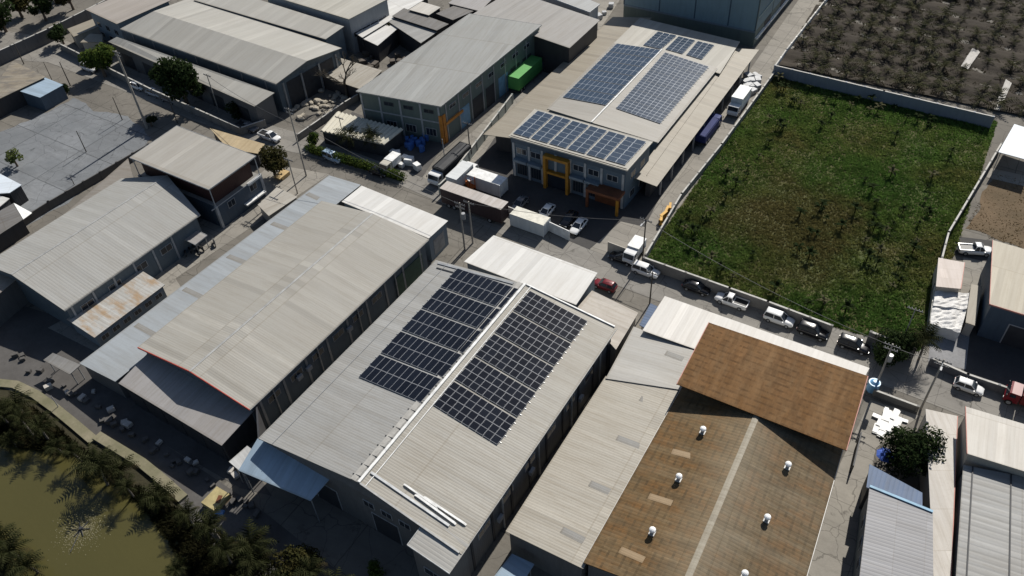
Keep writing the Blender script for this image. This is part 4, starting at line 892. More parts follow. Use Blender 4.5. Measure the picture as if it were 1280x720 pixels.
def truck(name, label, px, ang, cabc, L=6.5, w_=2.1, h=2.3, kind='box', boxm=None, group=None, cat='truck', roofm=None, load=None):
    r_ = thing(name, label, cat, (0, 0, 0), 0, group); h2 = L/2; cl = 1.7; zf = .85
    P = PC[cabc]
    mb = MB(); x0, x1 = h2-cl, h2
    prof = [(x0, .55), (x1, .55), (x1+.02, 1.15), (x1-.12, 1.35), (x1-.38, 2.15), (x1-.6, 2.22), (x0, 2.22)]
    mb.loft([[Vector((x, -w_/2*.94, z)) for x, z in prof], [Vector((x, w_/2*.94, z)) for x, z in prof]]); mb.build('cab', P, r_)
    mb = MB(); mb.loft([[Vector((x1-.1, y, 1.38)), Vector((x1-.36, y, 2.1)), Vector((x1-.33, y, 2.12)), Vector((x1-.07, y, 1.4))] for y in (-w_*.42, w_*.42)]); mb.build('windscreen', M['glass'], r_)
    for sy in (-1, 1):
        mb = MB(); mb.box((x1-.85, sy*w_*.472, 1.72), (.7, .03, .55)); mb.build('side_window', M['glass'], r_)
        mb = MB(); mb.box((x1+.02, sy*w_*.35, .85), (.06, .3, .18)); mb.build('headlight', HL, r_)
        mb = MB(); mb.box((x1-.15, sy*(w_*.5+.1), 1.7), (.08, .12, .4)); mb.build('mirror', TRIM, r_)
        for x in ([x1-.75, -h2+1.0] + ([-h2+2.1] if L > 8 else [])): wheel(r_, x, sy*(w_/2-.15), .45, .28)
    mb = MB(); mb.box((-cl/2-.05, 0, .75), (L-.6, 1.0, .22)); mb.build('chassis', M['dark'], r_)
    bl = L-cl-.12; bx = -h2+bl/2
    if kind == 'box':
        mb = MB(); mb.box((bx, 0, zf+h/2), (bl, w_, h)); bo = mb.build('cargo_box', boxm or M['white'], r_)
        mb = MB()
        for k in range(int(bl/.6)):
            mb.box((bx-bl/2+.35+k*.6, 0, zf+h/2), (.06, w_+.05, h*.94))
        mb.build('rib', boxm or M['white'], bo)
        mb = MB(); mb.box((bx, 0, zf+h+.02), (bl+.06, w_+.06, .05)); mb.build('box_roof', roofm or boxm or M['white'], bo)
        mb = MB(); mb.box((bx-bl/2-.02, 0, zf+h/2), (.04, w_*.94, h*.92)); mb.build('rear_door', boxm or M['white'], bo)
    else:
        mb = MB(); mb.box((bx, 0, zf+.06), (bl, w_, .12)); mb.build('bed_floor', M['dark'], r_)
        for sy in (-1, 1): mb = MB(); mb.box((bx, sy*w_/2, zf+h/2), (bl, .07, h)); mb.build('bed_side', boxm or M['steel'], r_)
        mb = MB(); mb.box((bx-bl/2, 0, zf+h/2), (.07, w_, h)); mb.build('tailgate', boxm or M['steel'], r_)
        mb = MB(); mb.box((bx+bl/2, 0, zf+h/2), (.07, w_, h)); mb.build('headboard', boxm or M['steel'], r_)
        if load:
            mb = MB(); mb.loft([[Vector((x, y, z)) for y, z in ((-w_*.47, zf+h*.75), (w_*.47, zf+h*.75), (w_*.42, zf+h*.98), (0, zf+h*1.06), (-w_*.42, zf+h*.98))] for x in (bx-bl*.48, bx-bl*.2, bx+bl*.2, bx+bl*.48)]); mb.build('tarpaulin', load, r_)
    p = at(*px); r_.location = (p.x, p.y, .06); r_.rotation_euler = (0, 0, ang); return r_
NAVY = paint('navy_tarpaulin', (.015, .025, .11), .8); TARP = paint('dark_tarpaulin', (.035, .037, .04), .7); WBX = wall_mat('container_white', (.58, .60, .60), .3, .03, .3); GBX = wall_mat('container_green', (.10, .34, .09), .3, .03, .3); GYX = wall_mat('container_grey', (.33, .33, .33), .3, .03, .4)
DRD = wall_mat('trailer_dark_side', (.05, .03, .03), .5, .02, .4)
truck('cargo_truck', 'long truck with a black tarpaulin load and white cab at the street corner', (563, 214), AZ+math.pi, 'white', 10.5, 2.4, 1.9, 'bed', TARP, load=TARP)
truck('box_truck', 'white box truck with its rear toward the street inside the upper yard', (580, 228), AZ, 'white', 7.0, 2.2, 2.3, 'box', WBX)
truck('box_truck', 'green container truck standing under the wall of the grey green factory', (660, 101), AZ, 'grey', 11.0, 2.5, 2.7, 'box', GBX)
truck('box_truck', 'white box truck in the driveway beside the far end of the tan canopy', (922, 137), AZ+math.pi, 'white', 6.6, 2.2, 2.4, 'box', M['white'])
truck('cargo_truck', 'navy blue truck parked under the edge of the right tan canopy', (884, 168), AZ, 'blue', 8.5, 2.3, 1.4, 'bed', NAVY, load=NAVY)
truck('delivery_truck', 'small white roofed truck at the mouth of the driveway by the field', (792, 322), AZ+math.pi, 'white', 4.6, 1.9, 1.6, 'box', M['white'])
mono('shelter', 'small grey canvas shelter standing at the corner of the dark workshop apron', [(54, 450), (87, 468), (101, 456), (66, 441)], [2.6, 2.6, 2.9, 2.9], roof_mat('canvas_grey', (.26, .255, .245), 3, .006, .3, 9, seed=91), None, .2, posts=True, ribs_across=True)
truck('cargo_truck', 'red truck at the right frame edge on the road', (1287, 508), ROW+math.pi, 'darkred', 6.5, 2.3, 1.6, 'box', gloss('truck_box_red', (.12, .014, .014), .8, 0))
truck('delivery_truck', 'small cream canopied truck at the end of the green hedge', (489, 212), AZ+math.pi, 'cream', 4.4, 1.8, 1.4, 'box', M['white'])
truck('cargo_truck', 'blue truck at the left frame edge behind the pale blue shed', (6, 138), AZ, 'blue', 6.5, 2.2, 1.6, 'bed', PC['blue'])
def container(name, label, px, ang, L, w_, h, mat, topm=None, z=.1, extra=None):
    p = at(*px); r_ = thing(name, label, 'container', (0, 0, 0))
    mb = MB(); mb.box((0, 0, z+h/2), (L, w_, h)); mb.build('shell', mat, r_)
    mb = MB(); mb.box((0, 0, z+h+.02), (L+.05, w_+.05, .05)); mb.build('top', topm or mat, r_)
    mb = MB()
    for sx in (-1, 1):
        for sy in (-1, 1): mb.box((sx*L/2, sy*w_/2, z+h/2), (.14, .14, h+.06))
    mb.build('corner_post', mat, r_)
    mb = MB()
    for sx in (-.25, .25): mb.box((L/2+.03, sx*w_, z+h/2), (.05, w_*.44, h*.9))
    mb.build('door', mat, r_)
    r_.location = (p.x, p.y, .06); r_.rotation_euler = (0, 0, ang); return r_
container('container', 'white container with half its roof pale grey inside the upper yard', (610, 236), ROW, 6.6, 2.4, 2.5, WBX, M['white'])
container('container', 'white container standing by the street next to the white panel wall', (663, 285), ROW, 6.2, 2.2, 2.4, WBX, paint('cream_top', (.62, .60, .52), .5))
t = thing('trailer', 'long dark sided trailer with a pale roof beside the street', 'trailer', (0, 0, 0))
mb = MB(); mb.box((0, 0, 2.2), (12.0, 2.2, 2.9)); mb.build('body', DRD, t)
mb = MB(); mb.box((0, 0, 3.68), (12.1, 2.3, .08)); mb.build('roof', roof_mat('trailer_roof', (.46, .43, .41), .5, .02, .4, 3, seed=71), t)
for sy in (-1, 1):
    for x in (-4.6, -3.5, 3.6): wheel(t, x, sy*.95, .45, .28)
mb = MB(); mb.box((0, 0, .65), (11, .9, .25)); mb.build('chassis', M['dark'], t)
p = at(594, 266); t.location = (p.x, p.y, .05); t.rotation_euler = (0, 0, ROW)
# forklift with an orange mast
t = thing('forklift', 'orange forklift with a white roof plate between the white containers', 'forklift', (0, 0, 0))
FO = gloss('forklift_orange', (.55, .16, .04), .5, .2)
mb = MB(); mb.loft([[Vector((x, y, z)) for x, z in ((-1.1, .4), (.7, .4), (.7, .9), (-.3, 1.0), (-.5, 1.3), (-1.1, 1.25))] for y in (-.55, .55)]); mb.build('body', FO, t)
mb = MB()
for y in (-.4, .4): mb.box((.85, y, 1.5), (.1, .1, 2.7))
mb.build('mast', FO, t); mb = MB()
for y in (-.3, .3): mb.box((1.45, y, .2), (1.1, .12, .06))
mb.build('fork', M['dark'], t); mb = MB()
for x in (-.5, .55):
    for y in (-.5, .5): mb.tube((x, y, .9), (x, y, 2.1), .04, n=5)
mb.build('cage', M['dark'], t); mb = MB(); mb.box((0, 0, 2.12), (1.2, 1.1, .06)); mb.build('roof_plate', M['white'], t)
for x in (-.7, .5):
    for y in (-.5, .5): wheel(t, x, y, .28, .2)
p = at(589, 236); t.location = (p.x, p.y, .06); t.rotation_euler = (0, 0, R(-60))
# motorbikes under the carport
def motorbike(px, ang, label, group, src=[None]):
    if src[0]:
        c = copy_tree(src[0]); c['label'] = label; c['group'] = group
    else:
        c = thing('motorbike', label, 'motorbike', (0, 0, 0), 0, group); src[0] = c
        for x in (-.6, .6):
            mb = MB(); mb.tube((x, -.05, .28), (x, .05, .28), .28, n=12); w_ = mb.build('wheel', TYRE, c)
        mb = MB(); mb.loft([[Vector((x, y*s_, z)) for y, z in ((-.12, .35), (.12, .35), (.15, .65), (0, .8), (-.15, .65))] for x, s_ in ((-.75, .5), (-.3, 1.1), (.2, .9), (.5, .7))]); mb.build('body', PC['grey'], c)
        mb = MB(); mb.box((-.3, 0, .8), (.75, .26, .1)); mb.build('seat', TRIM, c)
        mb = MB(); mb.tube((.6, 0, .3), (.42, 0, 1.0), .04, n=5); mb.tube((.42, -.35, 1.02), (.42, .35, 1.02), .025, n=5); mb.build('handlebar', M['dark'], c)
        mb = MB(); mb.box((.52, 0, .85), (.12, .18, .16)); mb.build('headlight', HL, c)
    p = at(*px); c.location = (p.x, p.y, .06); c.rotation_euler = (0, 0, ang); return c
for i, px in enumerate(((233, 318), (238, 314), (243, 311), (247, 318), (252, 313))): motorbike(px, AZ+.9+.15*i, 'dark motorbike parked under the tiny canopy in the courtyard', 'motorbikes in the courtyard')
motorbike((269, 306), 2.0, 'lone dark motorbike parked on the open concrete of the courtyard', None)
# ================================================================== vegetation
import numpy as np
def translucent(s, col, f):
    tl = s.n('ShaderNodeBsdfTranslucent'); s.l(col, tl.inputs[0]); mx = s.n('ShaderNodeMixShader'); mx.inputs[0].default_value = f
    s.l(s.b.outputs[0], mx.inputs[1]); s.l(tl.outputs[0], mx.inputs[2]); s.l(mx.outputs[0], s.t.nodes['Material Output'].inputs['Surface'])
def leaf_mat(name, c1, c2, scale=.6, rough=.85, trans=.3):
    if name in MATS: return MATS[name]
    s = NT(name, rough); p = s.pos(); a = s.noise(p, scale, 4, .6); b = s.noise(p, scale*6, 3, .6)
    col = s.mix(s.ramp(a, [(.36, (0, 0, 0)), (.64, (1, 1, 1))]), c1, c2); col = s.mix(s.math('MULTIPLY', b, .5), col, mul(c1, .6))
    s.l(col, s.b.inputs['Base Color']); s.b.inputs['Specular IOR Level'].default_value = .03; translucent(s, col, trans)
    MATS[name] = s.m; return s.m
LEAF1 = leaf_mat('leaf_dark_green', (.020, .034, .013), (.035, .052, .018))
LEAF2 = leaf_mat('leaf_mid_green', (.05, .085, .018), (.10, .125, .028))
LEAF3 = leaf_mat('leaf_olive', (.035, .038, .014), (.07, .06, .022))
PALM1 = leaf_mat('palm_leaf', (.011, .015, .005), (.055, .058, .026), 1.3)
PALM2 = leaf_mat('palm_leaf_dry', (.035, .030, .014), (.06, .05, .027), .8)
BARK = paint('bark', (.13, .10, .075), .9); BARKG = paint('grey_bark', (.17, .15, .13), .9)
TWIG = leaf_mat('bare_twig', (.13, .11, .085), (.19, .17, .14))
def leaf_cloud(rnd, blobs, n, size, hollow=.55):
    mb = MB(); tot = sum(b[3]**2 for b in blobs)
    for (cx, cy, cz, r_) in blobs:
        for _ in range(int(n*r_*r_/tot)):
            d = Vector((rnd.gauss(0, 1), rnd.gauss(0, 1), rnd.gauss(0, 1))).normalized()
            rr = r_*(hollow+(1.12-hollow)*rnd.random()**.7)
            p = Vector((cx, cy, cz))+Vector((d.x*rr, d.y*rr, d.z*rr*.85))
            u = (d+Vector((rnd.uniform(-1, 1), rnd.uniform(-1, 1), rnd.uniform(-.6, .9)))*.9).normalized(); a = u.orthogonal().normalized(); a = Matrix.Rotation(rnd.uniform(0, 6.28), 3, u) @ a; b_ = u.cross(a)
            k = size*rnd.uniform(.55, 1.3)
            mb.face([p-a*k, p-b_*k*.5, p+a*k, p+b_*k*.5], [(0, 0), (1, 0), (1, 1), (0, 1)])
    return mb
def tree(label, px, h, r_, leaf, seed, n=2600, size=.33, lobes=9, bark=BARK, group=None, name='tree', low=.35, z=0):
    rnd = random.Random(seed); p = at(*px, z); t = thing(name, label, 'tree', p, 0, group)
    blobs = []
    for i in range(lobes):
        a = rnd.uniform(0, 6.28); q = rnd.random()**.5*r_*.68; zz = h*(low+(.86-low)*rnd.random()); br = r_*rnd.uniform(.26, .46)
        blobs.append((p.x+q*math.cos(a), p.y+q*math.sin(a), z+zz, br))
    blobs.append((p.x, p.y, z+h*.78, r_*.42))
    mb = MB(); top = p+Vector((0, 0, h*.5)); mb.tube(p, top, r_*.075+.07, r_*.05+.03, 7)
    for b in blobs:
        s_ = p+Vector((0, 0, h*rnd.uniform(.25, .5))); e = Vector(b[:3]); m_ = s_.lerp(e, .55)+Vector((0, 0, -.15*r_*rnd.random()))
        mb.tube(s_, m_, r_*.03+.03, r_*.02+.02, 5); mb.tube(m_, e, r_*.02+.02, .02, 5)
    mb.build('trunk', bark, t)
    leaf_cloud(rnd, blobs, n, size).build('crown', leaf, t); return t
def frond(mb, base, az, L, up, droop, rnd, nl=11, wid=.55, m=0):
    """arching palm leaf with leaflets down both sides"""
    pts = []; d = Vector((math.cos(az), math.sin(az), 0)); p = Vector(base); pitch = up; step = L/6
    for i in range(7):
        pts.append(p.copy()); p = p+(d*math.cos(pitch)+Vector((0, 0, math.sin(pitch))))*step; pitch -= droop/6*(.6+.13*i)
    sd_ = Vector((-d.y, d.x, 0))
    for i in range(6): 
        w0, w1 = .05*(1-i/7), .05*(1-(i+1)/7); mb.face([pts[i]-sd_*w0, pts[i]+sd_*w0, pts[i+1]+sd_*w1, pts[i+1]-sd_*w1], [(0, 0), (1, 0), (1, 1), (0, 1)], m)
    for k in range(1, nl+1):
        t = k/nl*5.8; i = min(5, int(t)); f = t-i; q = pts[i].lerp(pts[i+1], f); tang = (pts[i+1]-pts[i]).normalized()
        ll = wid*L*.42*math.sin(math.pi*min(1, .18+.75*k/nl))*rnd.uniform(.8, 1.15)
        for sg in (-1, 1):
            dv = (sd_*sg*.8+tang*.55+Vector((0, 0, -.45+rnd.uniform(-.15, .15)))).normalized(); e = q+dv*ll; wv = tang*(L/nl*.42)
            mb.face([q-wv*.75, q+wv*.75, e], [(0, 0), (1, 0), (1, 1)], m)
def palm_parts(h, L, nf, seed, leanx=0, leany=0, nl=11, dry=.2, wid=.9):
    rnd = random.Random(seed); tr = MB(); top = Vector((leanx, leany, h)); prev = Vector((0, 0, -.1)); n = 5
    for i in range(1, n+1):
        f = i/n; q = Vector((leanx*f*f, leany*f*f, h*f)); tr.tube(prev, q, .2-.07*(i-1)/n, .2-.07*f, 7, cap=False); prev = q
    cr = MB()
    for k in range(nf):
        a = k*2.399+rnd.uniform(-.25, .25); up = 1.25-1.35*(k/nf)+rnd.uniform(-.15, .15); frond(cr, top, a, L*rnd.uniform(.8, 1.1), up, 1.7+rnd.uniform(-.3, .4), rnd, nl, wid, 1 if (k > nf*.75 and rnd.random() < dry*3) else 0)
    return tr, cr
PROTO = {}
def palm(label, px, kind, group, s_=1.0, rz=0.0, z=0.0, cat='palm tree', name='palm_tree', under=None):
    p = at(*px, z)
    if under: p.z = under
    if kind not in PROTO:
        h, L, nf, seed, lx, ly, nl, dry = KINDS[kind]
        t = thing(name, label, cat, (0, 0, 0), 0, group); tr, cr = palm_parts(h, L, nf, seed, lx, ly, nl, dry)
        tr.build('trunk', BARKG, t); cr.build('crown', [PALM1 if kind[0] != 'y' else PALM3, PALM2], t); PROTO[kind] = t
    else:
        t = copy_tree(PROTO[kind]); t['label'] = label
        if group: t['group'] = group
        elif 'group' in t: del t['group']
    t.location = p; t.scale = (s_, s_, s_); t.rotation_euler = (0, 0, rz); return t
PALM3 = leaf_mat('young_palm_leaf', (.055, .06, .03), (.14, .13, .08), .8)
KINDS = {'c1': (4.2, 3.4, 20, 1, .5, .3, 10, .2), 'c2': (3.0, 3.6, 22, 2, -.4, .5, 10, .25), 'c3': (5.0, 3.1, 18, 3, .2, -.7, 9, .3), 'c4': (2.0, 3.9, 22, 4, .1, .1, 10, .2),
         'y1': (.35, 2.1, 9, 5, 0, 0, 7, .3), 'y2': (.45, 2.5, 10, 6, .1, 0, 7, .3), 'y3': (.3, 1.8, 8, 7, 0, .1, 6, .4)}
rp = random.Random(11)
CP = [(8, 512), (28, 500), (40, 528), (18, 540), (58, 532), (75, 548), (100, 560), (118, 572), (132, 588), (150, 583), (165, 604), (178, 628), (200, 612), (214, 640), (196, 660), (228, 668), (240, 640), (255, 690), (222, 700), (190, 706), (270, 660), (290, 700), (320, 690), (255, 730), (300, 735), (340, 728), (220, 740)]
CP = [(x+3, y+18) for x, y in CP]+[(250, 668), (275, 676), (300, 668), (318, 690), (345, 700), (290, 705), (330, 722), (365, 735), (268, 722), (395, 742), (240, 712), (352, 752), (310, 745), (420, 760), (228, 652), (206, 634)]
CP = CP[:12]+CP[12::2]; CP = [p for p in CP if not (p[0] < 215 and p[1] > 640)]
for i, px in enumerate(CP): palm('shaggy dark green coconut palm crowding the canal bank', px, ['c1', 'c2', 'c3', 'c4'][i % 4], 'coconut palms along the canal bank', rp.uniform(.5, .88), rp.uniform(0, 6.28))
for i, px in enumerate([(6, 682), (26, 698), (10, 714), (48, 716), (-8, 668)]): palm('green palm at the bottom left corner beyond the pond', px, ['c4', 'c2'][i % 2], 'palms at the bottom left corner', rp.uniform(.5, .8), rp.uniform(0, 6.28))
palm('left palm in front of the corrugated shed by the street', (443, 186), 'c2', None, .9, .5)
palm('right palm in front of the corrugated shed by the street', (470, 190), 'c1', None, .78, 2.1)
palm('lone palm overhanging the road at the end of the field', (1148, 450), 'c1', None, .85, .8)
# ------------------------------------------------------------------ trees
tree('rounded bushy green street tree at the upper left near the tall pole', (132, 96), 6.5, 4.4, LEAF2, 1, 2600, .4)
tree('tall dark street tree in the upper left in front of the lean-to roof', (235, 132), 11, 5.2, LEAF1, 2, 4200, .42, 12)
tree('small dark tree by the white wall at the far upper left', (80, 55), 4.5, 2.6, LEAF1, 3, 900, .35)
for i, (px, h, r_) in enumerate((((8, 40), 7, 4.5), ((28, 22), 6, 4), ((58, 26), 7, 3.5), ((92, 12), 6, 3.5), ((-8, 60), 6, 4), ((75, 2), 5, 3))): tree('dark tree in the grove beyond the upper left wall', px, h, r_, LEAF1 if i % 2 == 0 else LEAF3, 30+i, 1100, .45, 7, group='trees beyond the upper left wall')
tree('dark round tree beside the tall flat roofed house at the street', (345, 222), 5.5, 3.6, LEAF3, 4, 2600, .3)
tree('small dark bush tree at the end of the pale street lean-to', (300, 146), 3.5, 2.4, LEAF1, 5, 900, .3)
tree('pale green sapling on the gravel yard at the left edge', (22, 208), 3.6, 2.0, leaf_mat('leaf_pale', (.09, .12, .04), (.15, .17, .06)), 6, 420, .3, 6)
tree('small green tree between the white shed roofs', (490, 52), 4.5, 1.9, LEAF3, 7, 600, .28, 6)
tree('leafy dark tree behind the white roof strip at the lower right', (1136, 588), 6.0, 4.0, LEAF1, 8, 4600, .24, 18)
tree('dark bushy tree added to fill the shadowed gateway corner beside the last black car', (1116, 450), 4.2, 3.6, LEAF1, 9, 4200, .24, 12)  # crown added and widened to darken the shadow area at the gateway
tree('light green bush at the hedge end beside the corrugated shed', (395, 180), 2.4, 1.8, LEAF2, 10, 700, .25, 6)
tree('round leafy shrub with pale leaf tips at the bottom of the canal lane', (372, 712), 3.0, 2.9, LEAF3, 12, 3000, .2, 10)
tree('small bright green shrub at the bottom edge below the solar factory', (470, 722), 2.0, 1.5, LEAF2, 13, 900, .16, 6)
tree('small dark shrub on the gravel corner by the tall pole', (190, 158), 2.0, 1.5, LEAF1, 14, 500, .25, 5)
tree('small round shrub at the left edge shed by the gravel yard', (84, 116), 2.0, 1.4, LEAF1, 15, 500, .25, 5)
# bare tree
rnd = random.Random(3); p = at(434, 122); t = thing('bare_tree', 'leafless grey tree beside the grey green factory and scrap pile', 'tree', p); mb = MB()
def branch(a, d, L, r_, depth):
    e = a+d*L; mb.tube(a, e, r_, r_*.65, 5, cap=False)
    if depth == 0: return
    for k in range(3):
        nd = (d+Vector((rnd.uniform(-1, 1), rnd.uniform(-1, 1), rnd.uniform(-.25, .6)))*.85).normalized(); branch(e if k else a.lerp(e, .75), nd, L*rnd.uniform(.6, .8), r_*.62, depth-1)
branch(p, Vector((.05, 0, 1)), 3.2, .28, 0); branch(p+Vector((0, 0, 3)), Vector((.3, .2, .9)).normalized(), 2.6, .22, 4); branch(p+Vector((0, 0, 2.6)), Vector((-.6, -.1, .7)).normalized(), 2.6, .2, 4); branch(p+Vector((0, 0, 2.8)), Vector((.1, -.6, .7)).normalized(), 2.2, .18, 4)
mb.build('trunk', TWIG, t)
# hedge along the street
rnd = random.Random(4); a, c = at(388, 190), at(503, 226); t = thing('hedge', 'clipped dark green hedge along the street in front of the corrugated shed', 'hedge', (a+c)/2); mb = MB(); d = (c-a); 
bl = [(a.x+d.x*k/26, a.y+d.y*k/26, .9+.15*rnd.random(), .95) for k in range(27)]
leaf_cloud(rnd, bl, 3800, .2, .5).build('foliage', LEAF2, t); mb = MB(); mb.box(((a+c)/2).to_tuple()[:2]+(.5,), (d.length, .5, 1.0), math.atan2(d.y, d.x)); mb.build('stems', LEAF1, t)
# ------------------------------------------------------------------ field: tall grass, weeds, banana plants
def inside(p, poly):
    c = False; n = len(poly); j = n-1
    for i in range(n):
        if (poly[i].y > p[1]) != (poly[j].y > p[1]) and p[0] < (poly[j].x-poly[i].x)*(p[1]-poly[i].y)/(poly[j].y-poly[i].y)+poly[i].x: c = not c
        j = i
    return c
s = NT('field_grass', .7); p_ = s.pos(); n1 = s.noise(p_, .05, 7, .55); n2 = s.noise(p_, .5, 4, .6); n3 = s.noise(p_, .12, 5, .6); bc = at(985, 285); vd = s.n('ShaderNodeVectorMath', operation='DISTANCE'); s.l(p_, vd.inputs[0]); vd.inputs[1].default_value = bc
col = s.ramp(n1, [(.30, (.100, .195, .044)), (.46, (.135, .225, .052)), (.57, (.185, .22, .064)), (.72, (.225, .175, .075))])
col = s.mix(s.ramp(n2, [(.42, (0, 0, 0)), (.7, (1, 1, 1))]), col, (.055, .10, .024)); col = s.mix(s.ramp(s.math('SUBTRACT', s.math('ADD', s.math('MULTIPLY', n3, 1.1), .28), s.math('DIVIDE', vd.outputs['Value'], 30.0)), [(.30, (0, 0, 0)), (.62, (.75, .75, .75))]), col, (.17, .135, .058))
s.l(col, s.b.inputs['Base Color']); s.b.inputs['Specular IOR Level'].default_value = .03; translucent(s, col, .5); GRASS = s.m
FP = [at(*p) for p in fieldp]
def grass(name, poly, n, h0, h1, seed, mat, label, patch=None):
    rnd = random.Random(seed); xs = [p.x for p in poly]; ys = [p.y for p in poly]; V = []; Fc = []
    k = 0
    while k < n:
        x, y = rnd.uniform(min(xs), max(xs)), rnd.uniform(min(ys), max(ys))
        if not inside((x, y), poly): continue
        k += 1; dens = .55+.45*math.sin(x*.31+1.3*math.sin(y*.17))*math.sin(y*.27+math.sin(x*.13)*2); hh = rnd.uniform(h0, h1)*(.55+.75*dens)
        for _ in range(4):
            a = rnd.uniform(0, 6.28); dx, dy = math.cos(a), math.sin(a); w_ = rnd.uniform(.05, .13); ln = rnd.uniform(.25, .8)*hh; ox, oy = rnd.uniform(-.12, .12), rnd.uniform(-.12, .12); i = len(V)
            V += [(x+ox-dy*w_, y+oy+dx*w_, .0), (x+ox+dy*w_, y+oy-dx*w_, .0), (x+ox+dx*ln, y+oy+dy*ln, hh*rnd.uniform(.45, .85))]; Fc.append((i, i+1, i+2))
    me = bpy.data.meshes.new(name); me.from_pydata(V, [], Fc); me.materials.append(mat); o = bpy.data.objects.new(name, me); COL.objects.link(o); tag(o, label, 'grass', None, 'stuff'); return o
grass('tall_grass', FP, 60000, .18, .62, 3, GRASS, 'tall green and browning grass filling the walled field')
# dry weeds on the dirt lot
grass('dry_weeds', [at(*p) for p in ((1205, 285), (1245, 217), (1300, 230), (1300, 322))], 900, .08, .22, 4, leaf_mat('dry_weed', (.24, .17, .09), (.34, .25, .14)), 'dry brown weeds on the bare dirt lot')
BAN = leaf_mat('banana_leaf', (.012, .022, .007), (.028, .040, .013), 1.5); BAN2 = leaf_mat('banana_leaf_dry', (.07, .07, .035), (.12, .115, .065), 1.5)
def banana_mesh(seed, n=7, L=1.5):
    rnd = random.Random(seed); mb = MB(); mb.tube((0, 0, 0), (0, 0, .8), .11, .07, 6)
    cr = MB()
    for k in range(n):
        a = k*2.4+rnd.uniform(-.3, .3); d = Vector((math.cos(a), math.sin(a), 0)); s_ = Vector((-d.y, d.x, 0)); p = Vector((0, 0, .75)); pit = rnd.uniform(.7, 1.3); pts = []
        for i in range(5): pts.append(p.copy()); p = p+(d*math.cos(pit)+Vector((0, 0, math.sin(pit))))*L/4*rnd.uniform(.85, 1.1); pit -= .5
        ws = [.04, .2, .24, .17, .02]
        for i in range(4): cr.face([pts[i]-s_*ws[i], pts[i]+s_*ws[i], pts[i+1]+s_*ws[i+1], pts[i+1]-s_*ws[i+1]], [(0, 0), (1, 0), (1, 1), (0, 1)])
    return mb, cr
BP = []
for s_ in range(3):
    t = thing('banana_plant', 'young banana plant growing out of the tall grass in the field', 'banana plant', (0, 0, 0), 0, 'banana plants in the field'); a, c = banana_mesh(50+s_); a.build('stem', BAN, t); c.build('leaves', BAN if s_ < 2 else BAN2, t); BP.append(t)
rnd = random.Random(9); spots = []
for r0, r1, n in (((1132, 262), (1078, 345), 7), ((1160, 268), (1112, 372), 8), ((1100, 255), (1080, 310), 5), ((1040, 250), (1005, 330), 4), ((975, 105), (1000, 140), 6), ((1000, 115), (1180, 158), 9), ((850, 285), (905, 350), 8), ((985, 160), (860, 300), 10), ((1190, 190), (1150, 250), 5)):
    for k in range(n): f = (k+.5)/n; spots.append((r0[0]+(r1[0]-r0[0])*f+rnd.uniform(-7, 7), r0[1]+(r1[1]-r0[1])*f+rnd.uniform(-5, 5)))
for _ in range(40): spots.append((rnd.uniform(830, 1200), rnd.uniform(110, 400)))
i = 0
for px in spots:
    p = at(*px)
    if not inside((p.x, p.y), FP): continue
    o = BP[i] if i < 3 else copy_tree(BP[[0, 1, 0, 1, 2][i % 5]]); i += 1
    o.location = p; k = rnd.uniform(.5, 1.05); o.scale = (k, k, k*1.25); o.rotation_euler = (0, 0, rnd.uniform(0, 6.28))
# pale litter in the field
for px in ((758, 299), (1120, 313), (1124, 304), (1147, 325), (1193, 184), (1030, 135), (1106, 145), (1173, 137)):
    pass
# ------------------------------------------------------------------ plantation: ridged soil with young palms in rows
PO = at(972, 84); mb = MB(); nu, nv = 60, 130; Wp, Lp = 100.0, 110.0; per = 5.6
ang = R(-31.5); pu = Vector((math.cos(ang), math.sin(ang), 0)); pv = Vector((-pu.y, pu.x, 0)); rnd = random.Random(2)
def hgt(u, v):
    f = (v % per)/per; base = .28*min(1, max(0, (abs(f-.5)-.12)*5)); return .04+base+.06*math.sin(u*.9+v*.3)+.05*math.sin(u*2.3-v*1.7)
G = [[PO+pu*(u*Wp/nu)+pv*(.6+v*Lp/(nv*2))+Vector((0, 0, hgt(u*Wp/nu, v*Lp/(nv*2)))) for u in range(nu+1)] for v in range(nv*2+1)]
for v in range(nv*2):
    for u in range(nu): mb.face([G[v][u], G[v][u+1], G[v+1][u+1], G[v+1][u]], [(0, 0), (1, 0), (1, 1), (0, 1)])
o = mb.build('plantation_soil', SOIL_M, smooth=True); o['kind'] = 'structure'
cnt = 0
for row in range(19):
    for k in range(28):
        u, v = 2+k*3.5+rnd.uniform(-.8, .8), .6+per*(row+.02)+rnd.uniform(-.5, .5)
        if row == 0: v += 1.2
        p = PO+pu*u+pv*v
        d = Vector((p.x, p.y, 0))-Vector((0, 0, HC)); l = CAM_ROT.transposed() @ d; X_, Y_ = 640+F*l.x/-l.z, 360-F*l.y/-l.z
        if X_ > 1310 or Y_ < -12 or X_ < 960: continue
        if rnd.random() < .1: continue
        q = palm('young coconut palm in a row on the dark ridged plantation', (0, 0), ['y1', 'y2', 'y3'][rnd.randrange(3)], 'young palms on the plantation', rnd.uniform(.8, 1.6), rnd.uniform(0, 6.28)); q.location = p+Vector((0, 0, .28)); cnt += 1
print('plantation palms', cnt)
grass('plantation_weeds', [PO+pu*1+pv*2, PO+pu*95+pv*2, PO+pu*95+pv*100, PO+pu*1+pv*100], 22000, .15, .5, 8, leaf_mat('plantation_weed', (.045, .045, .02), (.085, .07, .04)), 'low weeds between the ridges of the palm plantation')
TARPW = mottled('pale_tarpaulin', (.42, .40, .37), (.3, .29, .27), 1.0, .6, .06)
